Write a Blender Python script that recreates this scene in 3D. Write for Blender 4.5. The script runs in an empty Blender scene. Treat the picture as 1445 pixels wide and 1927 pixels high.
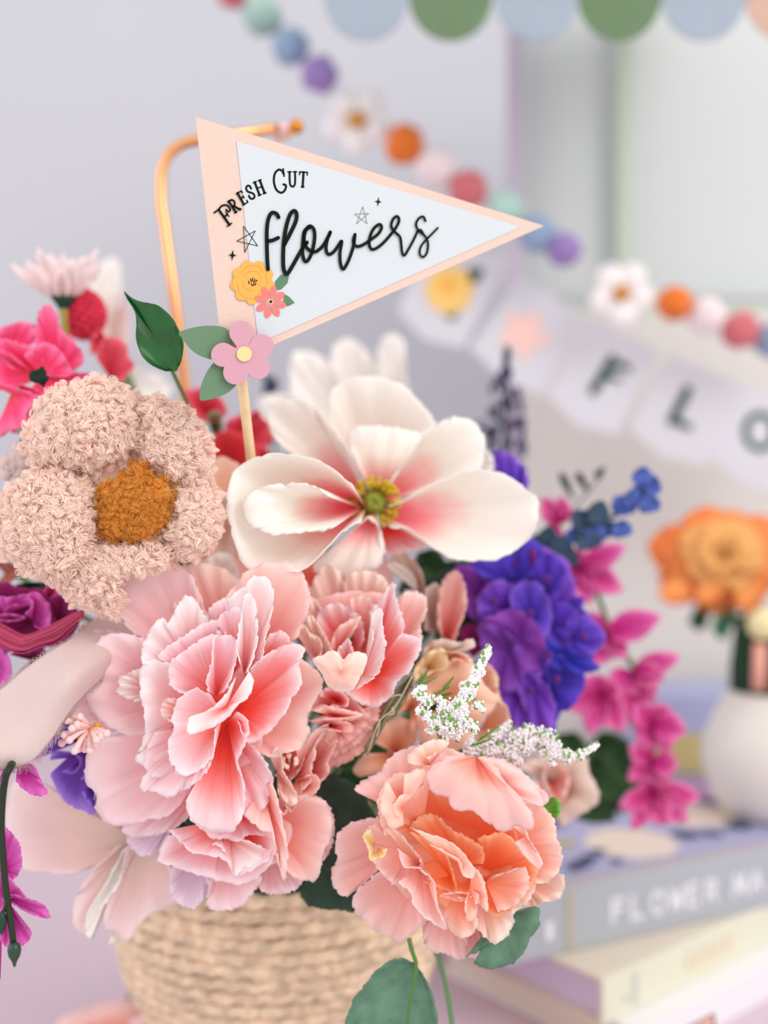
import bpy, bmesh, math, random
import numpy as np
from mathutils import Vector, Matrix
random.seed(7); np.random.seed(7)
SC = bpy.context.scene
COL = SC.collection
PI = math.pi

# ------------------------------------------------------------------ camera, light, exposure
F = 2000.0                       # focal length in pixels of the 1445 x 1927 frame
CAMZ = 0.36; TILT = math.radians(1.1)
cd = bpy.data.cameras.new('camera'); cam = bpy.data.objects.new('camera', cd); COL.objects.link(cam)
cam.location = (0, 0, CAMZ); cam.rotation_euler = (PI/2 - TILT, 0, 0)
cd.sensor_fit = 'VERTICAL'; cd.sensor_height = 36.0; cd.lens = 36.0*F/1927
cd.clip_start = 0.02; cd.clip_end = 50
cd.dof.use_dof = True; cd.dof.focus_distance = 0.42; cd.dof.aperture_fstop = 3.1
SC.camera = cam
SC.cycles.max_bounces = 16; SC.cycles.diffuse_bounces = 10; SC.cycles.transmission_bounces = 8
SC.view_settings.view_transform = 'Standard'; SC.view_settings.look = 'None'
SC.view_settings.exposure = 0.12; SC.view_settings.gamma = 1.0; SC.view_settings.use_curve_mapping = False
w = bpy.data.worlds.new('daylight'); SC.world = w; w.use_nodes = True
w.node_tree.nodes['Background'].inputs[0].default_value = (1.0, 0.978, 0.955, 1)
w.node_tree.nodes['Background'].inputs[1].default_value = 0.98
def area(name, loc, aim, sx, sy, power, col):
    l = bpy.data.lights.new(name, 'AREA'); l.shape = 'RECTANGLE'; l.size = sx; l.size_y = sy
    l.energy = power; l.color = col
    o = bpy.data.objects.new(name, l); COL.objects.link(o); o.location = loc
    o.rotation_euler = (Vector(aim)-Vector(loc)).to_track_quat('-Z', 'Y').to_euler()
    return o
area('window_light', (1.3, -0.5, 1.6), (0, 0.55, 0.25), 1.2, 1.2, 17, (1.0, 0.975, 0.95))
area('left_fill_light', (-1.6, -0.2, 1.0), (0, 0.5, 0.25), 1.2, 1.2, 6, (0.93, 0.90, 1.0))  # lavender fill lamp added on the left, not a window

# ------------------------------------------------------------------ helpers
ct, st = math.cos(TILT), math.sin(TILT)
def P(px, py, d):
    """point seen at photo pixel (px, py), d metres in front of the camera"""
    x = (px-722.5)/F*d; y = (963.5-py)/F*d
    return np.array((x, d*ct + y*st, CAMZ - d*st + y*ct))
def PA(px, py, d):
    px = np.asarray(px, float); py = np.asarray(py, float); d = np.asarray(d, float)
    x = (px-722.5)/F*d; y = (963.5-py)/F*d
    return np.stack((x, d*ct + y*st, CAMZ - d*st + y*ct), -1)
def lin(c):
    c = [v/255.0 for v in c]
    return tuple(v/12.92 if v <= 0.04045 else ((v+0.055)/1.055)**2.4 for v in c) + (1.0,)

class NT:
    def __init__(s, name):
        s.m = bpy.data.materials.new(name); s.m.use_nodes = True
        s.t = s.m.node_tree; s.t.nodes.clear()
    def n(s, kind, **kw):
        nd = s.t.nodes.new(kind)
        for k, v in kw.items():
            if k.startswith('i_'):
                key = k[2:]; key = int(key) if key.isdigit() else key.replace('_', ' ')
                nd.inputs[key].default_value = v
            else: setattr(nd, k, v)
        return nd
    def l(s, a, ao, b, bi): s.t.links.new(a.outputs[ao], b.inputs[bi])

def plain(name, rgb, rough=0.7, metal=0.0, noise=0.0, scale=200, bump=0.0, bscale=300, trans=0.0, spec=0.3, sheen=0.0, stretch=None):
    T = NT(name)
    out = T.n('ShaderNodeOutputMaterial'); p = T.n('ShaderNodeBsdfPrincipled')
    p.inputs['Roughness'].default_value = rough; p.inputs['Metallic'].default_value = metal
    p.inputs['Specular IOR Level'].default_value = spec; p.inputs['Sheen Weight'].default_value = sheen
    tc = T.n('ShaderNodeTexCoord'); src = (tc, 'Object')
    if stretch:
        mp = T.n('ShaderNodeMapping'); mp.inputs['Scale'].default_value = stretch; T.l(tc, 'Object', mp, 'Vector'); src = (mp, 'Vector')
    c = lin(rgb)
    if noise > 0:
        nz = T.n('ShaderNodeTexNoise', i_Scale=scale, i_Detail=4.0); T.l(src[0], src[1], nz, 'Vector')
        r = T.n('ShaderNodeValToRGB'); r.color_ramp.elements[0].position = .3; r.color_ramp.elements[1].position = .7
        r.color_ramp.elements[0].color = tuple(v*(1-noise) for v in c[:3]) + (1,)
        r.color_ramp.elements[1].color = tuple(min(1, v*(1+noise)) for v in c[:3]) + (1,)
        T.l(nz, 'Fac', r, 'Fac'); T.l(r, 'Color', p, 'Base Color')
    else: p.inputs['Base Color'].default_value = c
    if bump > 0:
        nb = T.n('ShaderNodeTexNoise', i_Scale=bscale, i_Detail=5.0); T.l(src[0], src[1], nb, 'Vector')
        b = T.n('ShaderNodeBump', i_Strength=bump, i_Distance=0.0006); T.l(nb, 'Fac', b, 'Height'); T.l(b, 'Normal', p, 'Normal')
    if trans > 0:
        tr = T.n('ShaderNodeBsdfTranslucent'); tr.inputs['Color'].default_value = c
        mx = T.n('ShaderNodeMixShader', i_Fac=trans); T.l(p, 0, mx, 1); T.l(tr, 0, mx, 2); T.l(mx, 0, out, 'Surface')
    else: T.l(p, 0, out, 'Surface')
    return T.m

def petal_mat(name, stops, trans=0.3, vein=0.3, jitter=0.07, spec=0.25, rough=0.55, huevar=0.0, weave=True):
    """cloth petal dyed from its base (v=0) to its rim (v=1)"""
    T = NT(name)
    out = T.n('ShaderNodeOutputMaterial'); p = T.n('ShaderNodeBsdfPrincipled')
    p.inputs['Roughness'].default_value = rough; p.inputs['Specular IOR Level'].default_value = spec
    p.inputs['Sheen Weight'].default_value = 0.15
    uv = T.n('ShaderNodeUVMap'); sep = T.n('ShaderNodeSeparateXYZ'); T.l(uv, 0, sep, 0)
    tc = T.n('ShaderNodeTexCoord')
    nz = T.n('ShaderNodeTexNoise', i_Scale=55.0, i_Detail=3.0); T.l(tc, 'Object', nz, 'Vector')
    m1 = T.n('ShaderNodeMath', operation='SUBTRACT', i_1=0.5); T.l(nz, 'Fac', m1, 0)
    m2 = T.n('ShaderNodeMath', operation='MULTIPLY', i_1=jitter*4); T.l(m1, 0, m2, 0)
    mp = T.n('ShaderNodeMapping'); mp.inputs['Scale'].default_value = (26, 1.6, 1); T.l(uv, 0, mp, 0)
    vn = T.n('ShaderNodeTexNoise', i_Scale=1.0, i_Detail=3.0, i_Roughness=0.65); T.l(mp, 0, vn, 'Vector')
    m3 = T.n('ShaderNodeMath', operation='SUBTRACT', i_1=0.5); T.l(vn, 'Fac', m3, 0)
    m4 = T.n('ShaderNodeMath', operation='MULTIPLY', i_1=jitter*3); T.l(m3, 0, m4, 0)
    a1 = T.n('ShaderNodeMath', operation='ADD'); T.l(sep, 'Y', a1, 0); T.l(m2, 0, a1, 1)
    a2 = T.n('ShaderNodeMath', operation='ADD'); T.l(a1, 0, a2, 0); T.l(m4, 0, a2, 1)
    r = T.n('ShaderNodeValToRGB'); el = r.color_ramp.elements
    while len(el) < len(stops): el.new(0.5)
    for e, (ps, c) in zip(el, stops): e.position = ps; e.color = lin(c)
    T.l(a2, 0, r, 'Fac'); src = r
    if huevar > 0:
        oi = T.n('ShaderNodeObjectInfo'); mr = T.n('ShaderNodeMapRange', i_3=0.5-huevar, i_4=0.5+huevar)
        T.l(oi, 'Random', mr, 0)
        hs = T.n('ShaderNodeHueSaturation'); T.l(mr, 0, hs, 'Hue'); T.l(r, 'Color', hs, 'Color'); src = hs
    T.l(src, 'Color', p, 'Base Color')
    b = T.n('ShaderNodeBump', i_Strength=vein, i_Distance=0.0005); T.l(vn, 'Fac', b, 'Height')
    last = b
    if weave:
        wv = T.n('ShaderNodeTexNoise', i_Scale=1800.0, i_Detail=1.0); T.l(tc, 'Object', wv, 'Vector')
        b2 = T.n('ShaderNodeBump', i_Strength=0.10, i_Distance=0.0002); T.l(wv, 'Fac', b2, 'Height'); T.l(b, 'Normal', b2, 'Normal'); last = b2
    T.l(last, 'Normal', p, 'Normal')
    tr = T.n('ShaderNodeBsdfTranslucent'); T.l(src, 'Color', tr, 'Color'); T.l(last, 'Normal', tr, 'Normal')
    mx = T.n('ShaderNodeMixShader', i_Fac=trans); T.l(p, 0, mx, 1); T.l(tr, 0, mx, 2); T.l(mx, 0, out, 'Surface')
    return T.m

def mesh_obj(name, verts, faces, mat, parent=None, smooth=True, uvs=None):
    verts = np.asarray(verts, float)
    if parent is not None:
        off = np.array(parent.matrix_basis.translation); q = parent.parent
        while q is not None: off = off + np.array(q.matrix_basis.translation); q = q.parent
        org = off
    else:
        org = verts.mean(0)
    me = bpy.data.meshes.new(name); me.from_pydata((verts-org).tolist(), [], [tuple(int(i) for i in f) for f in faces]); me.update()
    if smooth: me.polygons.foreach_set('use_smooth', [True]*len(me.polygons))
    if uvs is not None:
        uvl = me.uv_layers.new(name='UVMap'); li = np.zeros(len(me.loops), dtype=np.int32); me.loops.foreach_get('vertex_index', li)
        uvl.data.foreach_set('uv', np.asarray(uvs, np.float32)[li].ravel())
    if mat: me.materials.append(mat)
    o = bpy.data.objects.new(name, me); COL.objects.link(o)
    if parent is not None: o.parent = parent
    else: o.location = org
    return o
def tag(o, label=None, cat=None, group=None, kind=None):
    if label: o['label'] = label
    if cat: o['category'] = cat
    if group: o['group'] = group
    if kind: o['kind'] = kind
    return o
def empty(name, loc, label, cat, group=None):
    o = bpy.data.objects.new(name, None); COL.objects.link(o); o.location = tuple(float(v) for v in loc)
    o.empty_display_size = 0.01
    return tag(o, label, cat, group)
def solid(o, t=0.0004):
    m = o.modifiers.new('thickness', 'SOLIDIFY'); m.thickness = t; m.offset = 0; return o

class MB:
    def __init__(s): s.v = []; s.f = []; s.n = 0
    def add(s, v, f):
        v = np.asarray(v, float); s.v.append(v); s.f += [tuple(int(i)+s.n for i in q) for q in f]; s.n += len(v)
    def build(s, name, mat, parent=None, smooth=True): return mesh_obj(name, np.concatenate(s.v), s.f, mat, parent, smooth)
def box(c, size, rotz=0.0, bev=0.0):
    cx, cy, cz = c; sx, sy, sz = [v/2 for v in size]
    v = np.array([(x*sx, y*sy, z*sz) for x in (-1, 1) for y in (-1, 1) for z in (-1, 1)])
    R = np.array(((math.cos(rotz), -math.sin(rotz), 0), (math.sin(rotz), math.cos(rotz), 0), (0, 0, 1)))
    f = [(0, 1, 3, 2), (4, 6, 7, 5), (0, 4, 5, 1), (2, 3, 7, 6), (0, 2, 6, 4), (1, 5, 7, 3)]
    return v @ R.T + np.array(c), f
def crom(pts, n, closed=False):
    """Catmull-Rom through pts, resampled evenly to n points"""
    p = np.asarray(pts, float)
    if closed: q = np.vstack((p[-1], p, p[0], p[1]))
    else: q = np.vstack((2*p[0]-p[1], p, 2*p[-1]-p[-2]))
    out = []
    for i in range(1, len(q)-2):
        for t in np.linspace(0, 1, 12, endpoint=False):
            a, b, c, d = q[i-1], q[i], q[i+1], q[i+2]
            out.append(0.5*((2*b) + (c-a)*t + (2*a-5*b+4*c-d)*t*t + (-a+3*b-3*c+d)*t**3))
    out.append(q[-2]); out = np.array(out)
    s = np.concatenate(((0,), np.cumsum(np.linalg.norm(np.diff(out, axis=0), axis=1))))
    u = np.linspace(0, s[-1], n)
    return np.stack([np.interp(u, s, out[:, k]) for k in range(out.shape[1])], 1)
def tube(path, r, sides=8, cap=True):
    p = np.asarray(path, float); n = len(p); r = np.full(n, r) if np.isscalar(r) else np.asarray(r, float)
    t = np.gradient(p, axis=0); t /= np.linalg.norm(t, axis=1)[:, None]+1e-12
    up = np.array((0.13, 0.2, 0.97)); a = np.cross(t[0], up)
    if np.linalg.norm(a) < 1e-3: a = np.cross(t[0], (1, 0, 0))
    vs = []
    for i in range(n):
        a = a - t[i]*np.dot(a, t[i]); a /= np.linalg.norm(a); b = np.cross(t[i], a)
        for k in range(sides):
            an = 2*PI*k/sides; vs.append(p[i] + r[i]*(a*math.cos(an) + b*math.sin(an)))
    f = [(i*sides+k, i*sides+(k+1) % sides, (i+1)*sides+(k+1) % sides, (i+1)*sides+k) for i in range(n-1) for k in range(sides)]
    if cap: f += [tuple(range(sides))[::-1], tuple((n-1)*sides+k for k in range(sides))]
    return np.array(vs), f
def sphere(c, r, nu=16, nv=10, sc=(1, 1, 1)):
    v = [(0, 0, 1)]
    for j in range(1, nv):
        for i in range(nu):
            th = PI*j/nv; ph = 2*PI*i/nu; v.append((math.sin(th)*math.cos(ph), math.sin(th)*math.sin(ph), math.cos(th)))
    v.append((0, 0, -1)); L = len(v)-1
    f = [(0, 1+i, 1+(i+1) % nu) for i in range(nu)]
    f += [(1+(j-1)*nu+i, 1+j*nu+i, 1+j*nu+(i+1) % nu, 1+(j-1)*nu+(i+1) % nu) for j in range(1, nv-1) for i in range(nu)]
    f += [(L, 1+(nv-2)*nu+(i+1) % nu, 1+(nv-2)*nu+i) for i in range(nu)]
    return np.array(v)*r*np.array(sc) + np.array(c), f
def lathe(prof, c, seg=48):
    v = [(c[0]+r*math.cos(2*PI*k/seg), c[1]+r*math.sin(2*PI*k/seg), c[2]+z) for r, z in prof for k in range(seg)]
    f = [(i*seg+k, i*seg+(k+1) % seg, (i+1)*seg+(k+1) % seg, (i+1)*seg+k) for i in range(len(prof)-1) for k in range(seg)]
    return np.array(v), f
def nums(s): return np.array([[float(a) for a in q.split(',')] for q in s.split()])

class Frame:
    """coordinates read off an enlarged crop of the photo"""
    def __init__(s, ox, oy, k): s.ox, s.oy, s.k = ox, oy, k
    def __call__(s, pts): p = np.atleast_2d(np.asarray(pts, float)); return p*s.k + np.array((s.ox, s.oy))
PIX = Frame(0, 0, 1)

PC = [0]
def petal(parent, mat, fr, d, z, pts, base=None, deep=12, side=0, ruf=1.8, curl=2.4, ser=1.1, cup=2.0, nu=88, nv=18, name='petal', center=None, fold=0.5, thick=0.00035):
    """a cupped cloth petal: fan from its claw (base) to its traced rim; z, deep, side, ruf, curl, cup in mm"""
    PC[0] += 1; rs = np.random.RandomState(PC[0])
    o = fr(nums(pts)) if isinstance(pts, str) else fr(pts)
    closed = base is None
    if closed:
        c0 = o.mean(0); b = c0 if center is None else c0 + (np.asarray(fr(center))[0]-c0)*0.28
    else: b = fr(base)[0]
    o = crom(o, nu+1, closed)
    u = np.linspace(0, 1, nu+1)
    ph = rs.rand(6)*2*PI
    size = np.linalg.norm(o-b, axis=1).mean()
    tgt = np.gradient(o, axis=0); nrm = np.stack((tgt[:, 1], -tgt[:, 0]), 1); nrm /= np.linalg.norm(nrm, axis=1)[:, None]+1e-9
    kk = 1.0 if not closed else 0.0
    wob = ser*(np.sin(u*2*PI*9+ph[0])*.6 + np.sin(u*2*PI*17+ph[1])*.7 + np.sin(u*2*PI*29+ph[2])*.5 + np.sin(u*2*PI*41+ph[4])*.35)*(0.4+0.9*np.abs(np.sin(u*2*PI*2+ph[5])))
    wob = wob*np.clip(size/60, .25, 1.3)
    o = o + nrm*wob[:, None]
    V = []
    vv = np.linspace(0, 1, nv)**0.85
    for v in vv:
        xy = b + (o-b)*v
        dz = z + deep*(1-v)**1.3 + cup*math.sin(PI*v)*1.0
        dz = dz + side*(np.abs(2*u-1)**2)*v*kk
        dz = dz + ruf*(v**3)*(np.sin(2*PI*3*u+ph[3])*.6 + np.sin(2*PI*7*u+ph[4])*.5)
        dz = dz + fold*v*np.sin(2*PI*5*u+ph[5]+2*v)*np.minimum(1, 6*np.minimum(u, 1-u)+kk*0)
        if curl: dz = dz + curl*max(0, (v-.8)/.2)**2*(0.6+0.5*np.sin(2*PI*2*u+ph[0]))
        if closed:
            # keep the seam of the closed rim continuous
            pass
        V.append(PA(xy[:, 0], xy[:, 1], d + dz/1000.0))
    V = np.array(V)
    if closed:
        V[:, -1] = V[:, 0]
    nn = nu+1
    faces = [(i*nn+j, i*nn+j+1, (i+1)*nn+j+1, (i+1)*nn+j) for i in range(nv-1) for j in range(nu)]
    uvs = np.array([(uu, v) for v in vv for uu in u])
    ob = mesh_obj(name, V.reshape(-1, 3), faces, mat, parent, True, uvs)
    return solid(ob, thick)

STEM = {}
BASK = np.array((P(527, 1700, .62)[0], P(527, 1700, .62)[1], 0.0))
def stem_to_basket(parent, start, mat, r=0.0016, name='stem', end=None):
    a = np.array(start, float); k = len(STEM); STEM[k] = 1
    an = k*2.4; e = BASK + np.array((0.030*math.cos(an), 0.030*math.sin(an), 0.075)) if end is None else np.array(end)
    m = np.array((a[0]*.55+e[0]*.45, e[1]*.75+a[1]*.25, max(e[2]+.05, a[2]*.7+e[2]*.3)))
    path = crom([a, m, e], 20)
    v, f = tube(path, r, 7); return mesh_obj(name, v, f, mat, parent)
def leafy(a, b, w, p=0.6, n=9):
    """outline of a simple petal from a to b, half width w (pixels of its frame)"""
    a = np.array(a, float); b = np.array(b, float); t = b-a; L = np.linalg.norm(t); t /= L; nn = np.array((-t[1], t[0]))
    s = np.linspace(0.12, 1, n); wd = w*np.sin(PI*s**p)**0.8
    wd[-1] = 0
    left = [a+t*L*q+nn*x for q, x in zip(s, wd)]; right = [a+t*L*q-nn*x for q, x in zip(s[::-1], wd[::-1])]
    return np.array(left+right[1:])

# ------------------------------------------------------------------ palette
G_STEM = plain('stem_green', (86, 120, 62), .6)
G_DARKSTEM = plain('dark_stem', (34, 46, 30), .45)
M_PINK = petal_mat('pink_petal', [(0, (244, 92, 80)), (.28, (253, 144, 140)), (.52, (255, 200, 202)), (.8, (255, 226, 232)), (1, (255, 242, 246))], .34)
M_PALE = petal_mat('pale_pink_petal', [(0, (252, 170, 174)), (.3, (255, 206, 208)), (.7, (255, 224, 228)), (1, (255, 238, 242))], .34)
M_WHITEP = petal_mat('white_pink_petal', [(0, (248, 140, 140)), (.4, (255, 204, 204)), (.65, (255, 232, 232)), (1, (255, 248, 250))], .3)
M_CORAL = petal_mat('coral_petal', [(0, (230, 50, 38)), (.33, (250, 92, 80)), (.62, (255, 164, 162)), (.84, (255, 216, 220)), (1, (255, 240, 244))], .34)
M_SALM = petal_mat('salmon_petal', [(0, (238, 104, 86)), (.3, (250, 158, 142)), (.65, (255, 210, 202)), (1, (255, 232, 228))], .32)
M_SALMW = petal_mat('cream_salmon_petal', [(0, (248, 170, 150)), (.4, (255, 218, 206)), (1, (255, 240, 232))], .3)
M_DUSTY = petal_mat('dusty_pink_petal', [(0, (186, 52, 46)), (.3, (236, 124, 114)), (.65, (250, 186, 178)), (1, (253, 214, 206))], .28)
M_PEACH = petal_mat('peach_petal', [(0, (253, 150, 92)), (.4, (255, 184, 150)), (.75, (255, 206, 188)), (1, (255, 230, 220))], .36)
M_PEACHPINK = petal_mat('peach_pink_petal', [(0, (253, 180, 156)), (.5, (255, 210, 202)), (1, (255, 230, 228))], .34)
M_PEACHW = petal_mat('peach_white_petal', [(0, (255, 180, 150)), (.5, (255, 214, 196)), (1, (255, 240, 230))], .34)
M_ORANGEP = petal_mat('orange_petal', [(0, (252, 120, 46)), (.4, (255, 156, 88)), (.8, (255, 188, 138)), (1, (255, 210, 172))], .4)
M_YEL = petal_mat('yellow_petal_tip', [(0, (250, 206, 140)), (.5, (252, 230, 170)), (1, (253, 242, 206))], .35)
M_BACKP = petal_mat('warm_peach_petal', [(0, (240, 160, 110)), (.4, (250, 196, 160)), (1, (254, 222, 200))], .3)
M_BEIGE = petal_mat('beige_petal', [(0, (200, 150, 120)), (.5, (222, 190, 172)), (1, (238, 218, 206))], .3)
M_MAG = petal_mat('magnolia_petal', [(0, (242, 86, 104)), (.2, (252, 146, 156)), (.44, (252, 216, 212)), (.6, (252, 247, 240)), (1, (254, 251, 247))], .28, weave=False)
M_MAGW = petal_mat('white_magnolia_petal', [(0, (240, 218, 214)), (.4, (251, 247, 241)), (1, (254, 251, 248))], .28, weave=False)
M_LILY = petal_mat('blush_magnolia_petal', [(0, (226, 212, 196)), (.5, (246, 220, 212)), (.8, (250, 226, 226)), (1, (252, 236, 236))], .35)
M_HOT = petal_mat('hot_pink_petal', [(0, (236, 110, 70)), (.25, (250, 96, 130)), (.6, (255, 84, 150)), (1, (255, 142, 190))], .32)
M_CORP = petal_mat('coral_pink_petal', [(0, (214, 40, 60)), (.5, (238, 88, 110)), (1, (246, 120, 140))], .3)
M_MGT = petal_mat('magenta_petal', [(0, (170, 6, 100)), (.35, (220, 40, 146)), (.75, (236, 96, 176)), (1, (246, 150, 206))], .34, huevar=.006)
M_MGTD = petal_mat('deep_magenta_petal', [(0, (90, 0, 50)), (.5, (142, 8, 92)), (1, (176, 40, 130))], .22)
M_ORCH = petal_mat('orchid_petal', [(0, (190, 20, 150)), (.35, (222, 60, 184)), (1, (240, 128, 216))], .36)
M_VIO = petal_mat('violet_petal', [(0, (60, 20, 146)), (.5, (104, 56, 200)), (.85, (130, 80, 216)), (1, (158, 104, 222))], .3, huevar=.02)
M_VIOP = petal_mat('purple_petal', [(0, (90, 24, 130)), (.5, (128, 48, 170)), (1, (160, 80, 200))], .3, huevar=.015)
M_BLUEV = petal_mat('blue_violet_petal', [(0, (34, 14, 120)), (.5, (70, 44, 186)), (1, (100, 72, 210))], .3, huevar=.015)
M_LAVP = petal_mat('lavender_petal', [(0, (112, 44, 150)), (.4, (150, 84, 196)), (.8, (166, 122, 226)), (1, (190, 150, 240))], .4)
M_LILAC = petal_mat('lilac_petal', [(0, (244, 208, 226)), (.6, (242, 224, 240)), (1, (250, 236, 246))], .36)
M_LEAFD = plain('dark_eucalyptus', (50, 74, 60), .75, noise=.25, scale=160, bump=.5, bscale=700, trans=.05)
M_LEAFE = plain('eucalyptus_leaf', (96, 132, 110), .75, noise=.2, scale=160, bump=.5, bscale=700, trans=.06)
M_LEAFG = plain('glossy_leaf', (20, 92, 34), .32, noise=.35, scale=90, trans=.1, spec=.5)
M_LEAFO = plain('olive_leaf', (150, 146, 112), .7, noise=.15, scale=150, trans=.1)
M_LEAFL = plain('light_green_leaf', (126, 190, 84), .6, trans=.15)
M_DKGREEN = plain('deep_foliage', (36, 70, 32), .6, noise=.3, scale=60)
M_BLUE = plain('blue_eucalyptus', (78, 98, 176), .6, noise=.25, scale=120, trans=.08)
M_SLATE = plain('slate_eucalyptus', (62, 84, 108), .65, noise=.25, scale=120, trans=.08)
M_STAM = plain('stamen_yellow', (206, 176, 40), .6)
M_STAMG = plain('stamen_green', (150, 160, 60), .6)

# ------------------------------------------------------------------ the setting
def struct(o): o['kind'] = 'structure'; return o
WALLM = plain('wall_paint', (199, 200, 208), .9, noise=.015, scale=3)
TABM = plain('table_paint', (213, 191, 204), .55, noise=.02, scale=5)
v, f = box((0, 1.625, 1.1), (3.6, 0.05, 2.6)); struct(mesh_obj('wall_back', v, f, WALLM, None, False))
v, f = box((0, 0.95, -0.02), (2.6, 1.3, 0.04)); struct(mesh_obj('floor', v, f, TABM, None, False))

# ------------------------------------------------------------------ background: the little market stall
def slab(px0, px1, py0, py1, d, t=0.012):
    """upright board facing the camera, between pixel bounds at distance d"""
    a = P(px0, py0, d); b = P(px1, py1, d)
    return box(((a[0]+b[0])/2, d+t/2, (a[2]+b[2])/2), (abs(b[0]-a[0]), t, abs(a[2]-b[2])))
stall = empty('market_stall', P(1200, 1400, 1.15)*np.array((1, 1, 0)), 'white toy market stall with lavender and mint posts under a scalloped awning', 'market stall')
M_STALL = plain('stall_white', (210, 215, 216), .8, noise=.01, scale=4)
M_STALLG = plain('stall_grey', (220, 216, 211), .85)
M_LAVPOST = plain('lavender_paint', (206, 194, 214), .7); M_MINT = plain('mint_paint', (196, 208, 192), .7)
v, f = slab(976, 1760, -160, 560, 1.142); mesh_obj('back_board', v, f, M_STALL, stall, False)
bb = P(1300, 600, 1.12); zt = bb[2]
v, f = box((P(1370, 0, 1.12)[0], 1.10, zt/2), ((1760-976)/F*1.12, 0.02, zt)); mesh_obj('front_board', v, f, M_STALLG, stall, False)
def post(px, w_, d, mat):
    x = P(px, 900, d)[0]; top = P(px, -160, d)[2]
    v, f = box((x, d, top/2), (w_/F*d, 0.014, top)); return mesh_obj('post', v, f, mat, stall, False)
post(965, 26, 1.125, M_LAVPOST); post(1172, 28, 1.125, M_MINT)
x = P(1300, 900, 1.125)[0]; v, f = box((P(1380, 0, 1.12)[0], 1.118, P(0, 598, 1.12)[2]), (.44, .014, .026)); mesh_obj('rail', v, f, M_MINT, stall, False)
# scalloped awning
aw = [(530, (222, 196, 190)), (688, (184, 198, 218)), (848, (128, 156, 128)), (1010, (184, 198, 218)), (1166, (128, 156, 128)), (1324, (184, 198, 218)), (1482, (226, 196, 184))]
awn = []
for i, (cx, c) in enumerate(aw[1:]):
    m = plain('awning_cloth', (c[0]-4, c[1]-6, c[2]-12), .8, noise=.03, scale=40, trans=.3)
    w_ = 79; n = 26
    ang = np.linspace(PI, 0, n)
    rim = np.stack((cx + w_*np.cos(ang), -8 + 84*np.sin(ang)), 1)
    pts = np.vstack((np.array([(cx-w_, -90)]), rim, np.array([(cx+w_, -90)])))
    V = PA(pts[:, 0], pts[:, 1], .80+0.0015*(i % 2)); V2 = V + np.array((0, .002, 0)); N = len(V)
    # cloth continues up and back as the roof panel
    back = np.array([(V[-1][0], 1.06, V[-1][2]+.12), (V[0][0], 1.06, V[0][2]+.12)])
    faces = [tuple(range(N)), tuple(range(N, 2*N))[::-1]] + [(k, k+N, (k+1) % N+N, (k+1) % N) for k in range(N)]
    allv = np.vstack((V, V2, back)); faces.append((0, N-1, 2*N, 2*N+1))
    mesh_obj('awning_scallop', allv, faces, m, stall, False)

# felt ball garland
gar = empty('felt_ball_garland', P(760, 270, .93), 'string of coloured felt balls and white felt daisies draped across the stall', 'garland')
def felt(rgb): return plain('felt', rgb, .95, noise=.14, scale=220, bump=.8, bscale=500, sheen=.3)
FC = dict(r=(206, 110, 118), g=(160, 190, 182), b=(140, 162, 194), p=(152, 126, 188), o=(226, 116, 42), w=(240, 224, 228), m=(176, 210, 200))
FM = {k: felt(c) for k, c in FC.items()}; FCEN = felt((206, 140, 40)); FWH = felt((244, 236, 238))
balls = [(437, -14, 30, 'r'), (493, 30, 38, 'g'), (547, 88, 35, 'b'), (602, 141, 35, 'p'), (762, 272, 37, 'o'), (820, 316, 39, 'w'), (880, 358, 37, 'r'), (950, 396, 35, 'm'), (1010, 440, 36, 'b'), (1062, 471, 33, 'p'),
         (1269, 572, 34, 'o'), (1331, 596, 35, 'w'), (1393, 621, 36, 'r'), (1452, 642, 33, 'b')]
def bumpy(c, r, amp=.04, seed=0, nu=28, nv=18, sc=(1, 1, 1)):
    v, f = sphere((0, 0, 0), 1, nu, nv); rs = np.random.RandomState(seed); dd = np.zeros(len(v))
    for k in range(7):
        q = rs.randn(3)*3.2; dd += np.sin(v@q + rs.rand()*6)*amp/2.4
    return (v*(1+dd)[:, None])*r*np.array(sc) + np.array(c), f
for i, (x, y, r, c) in enumerate(balls):
    dd = .93; v, f = bumpy(P(x, y, dd), r/F*dd, .05, i); mesh_obj('felt_ball', v, f, FM[c], gar)
def felt_daisy(x, y, R, d, rot):
    c = P(x, y, d); o = bpy.data.objects.new('felt_daisy', None); COL.objects.link(o); o.parent = gar; o.location = tuple(c-np.array(gar.location))
    for k in range(5):
        a = rot + k*2*PI/5; q = P(x+R*.58*math.cos(a), y+R*.58*math.sin(a), d+.002)
        v, f = bumpy(q, R*.40/F*d, .05, 50+k, 20, 12, (1.05, .55, 1.05)); mesh_obj('daisy_petal', v, f, FWH, o)
    v, f = bumpy(P(x, y, d-.006), R*.24/F*d, .08, 9, 16, 10); mesh_obj('daisy_centre', v, f, FCEN, o)
felt_daisy(672, 226, 66, .93, -.9); felt_daisy(1170, 552, 64, .93, -1.0)
sp = crom(np.array([P(x, y, .93) for x, y in ((380, -90), (437, -14), (493, 30), (602, 141), (672, 226), (762, 272), (880, 358), (1062, 471), (1170, 552), (1269, 572), (1393, 621), (1520, 660))]), 80)
v, f = tube(sp, .0008, 6); mesh_obj('string', v, f, plain('cream_string', (226, 216, 206), .8), gar)

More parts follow.
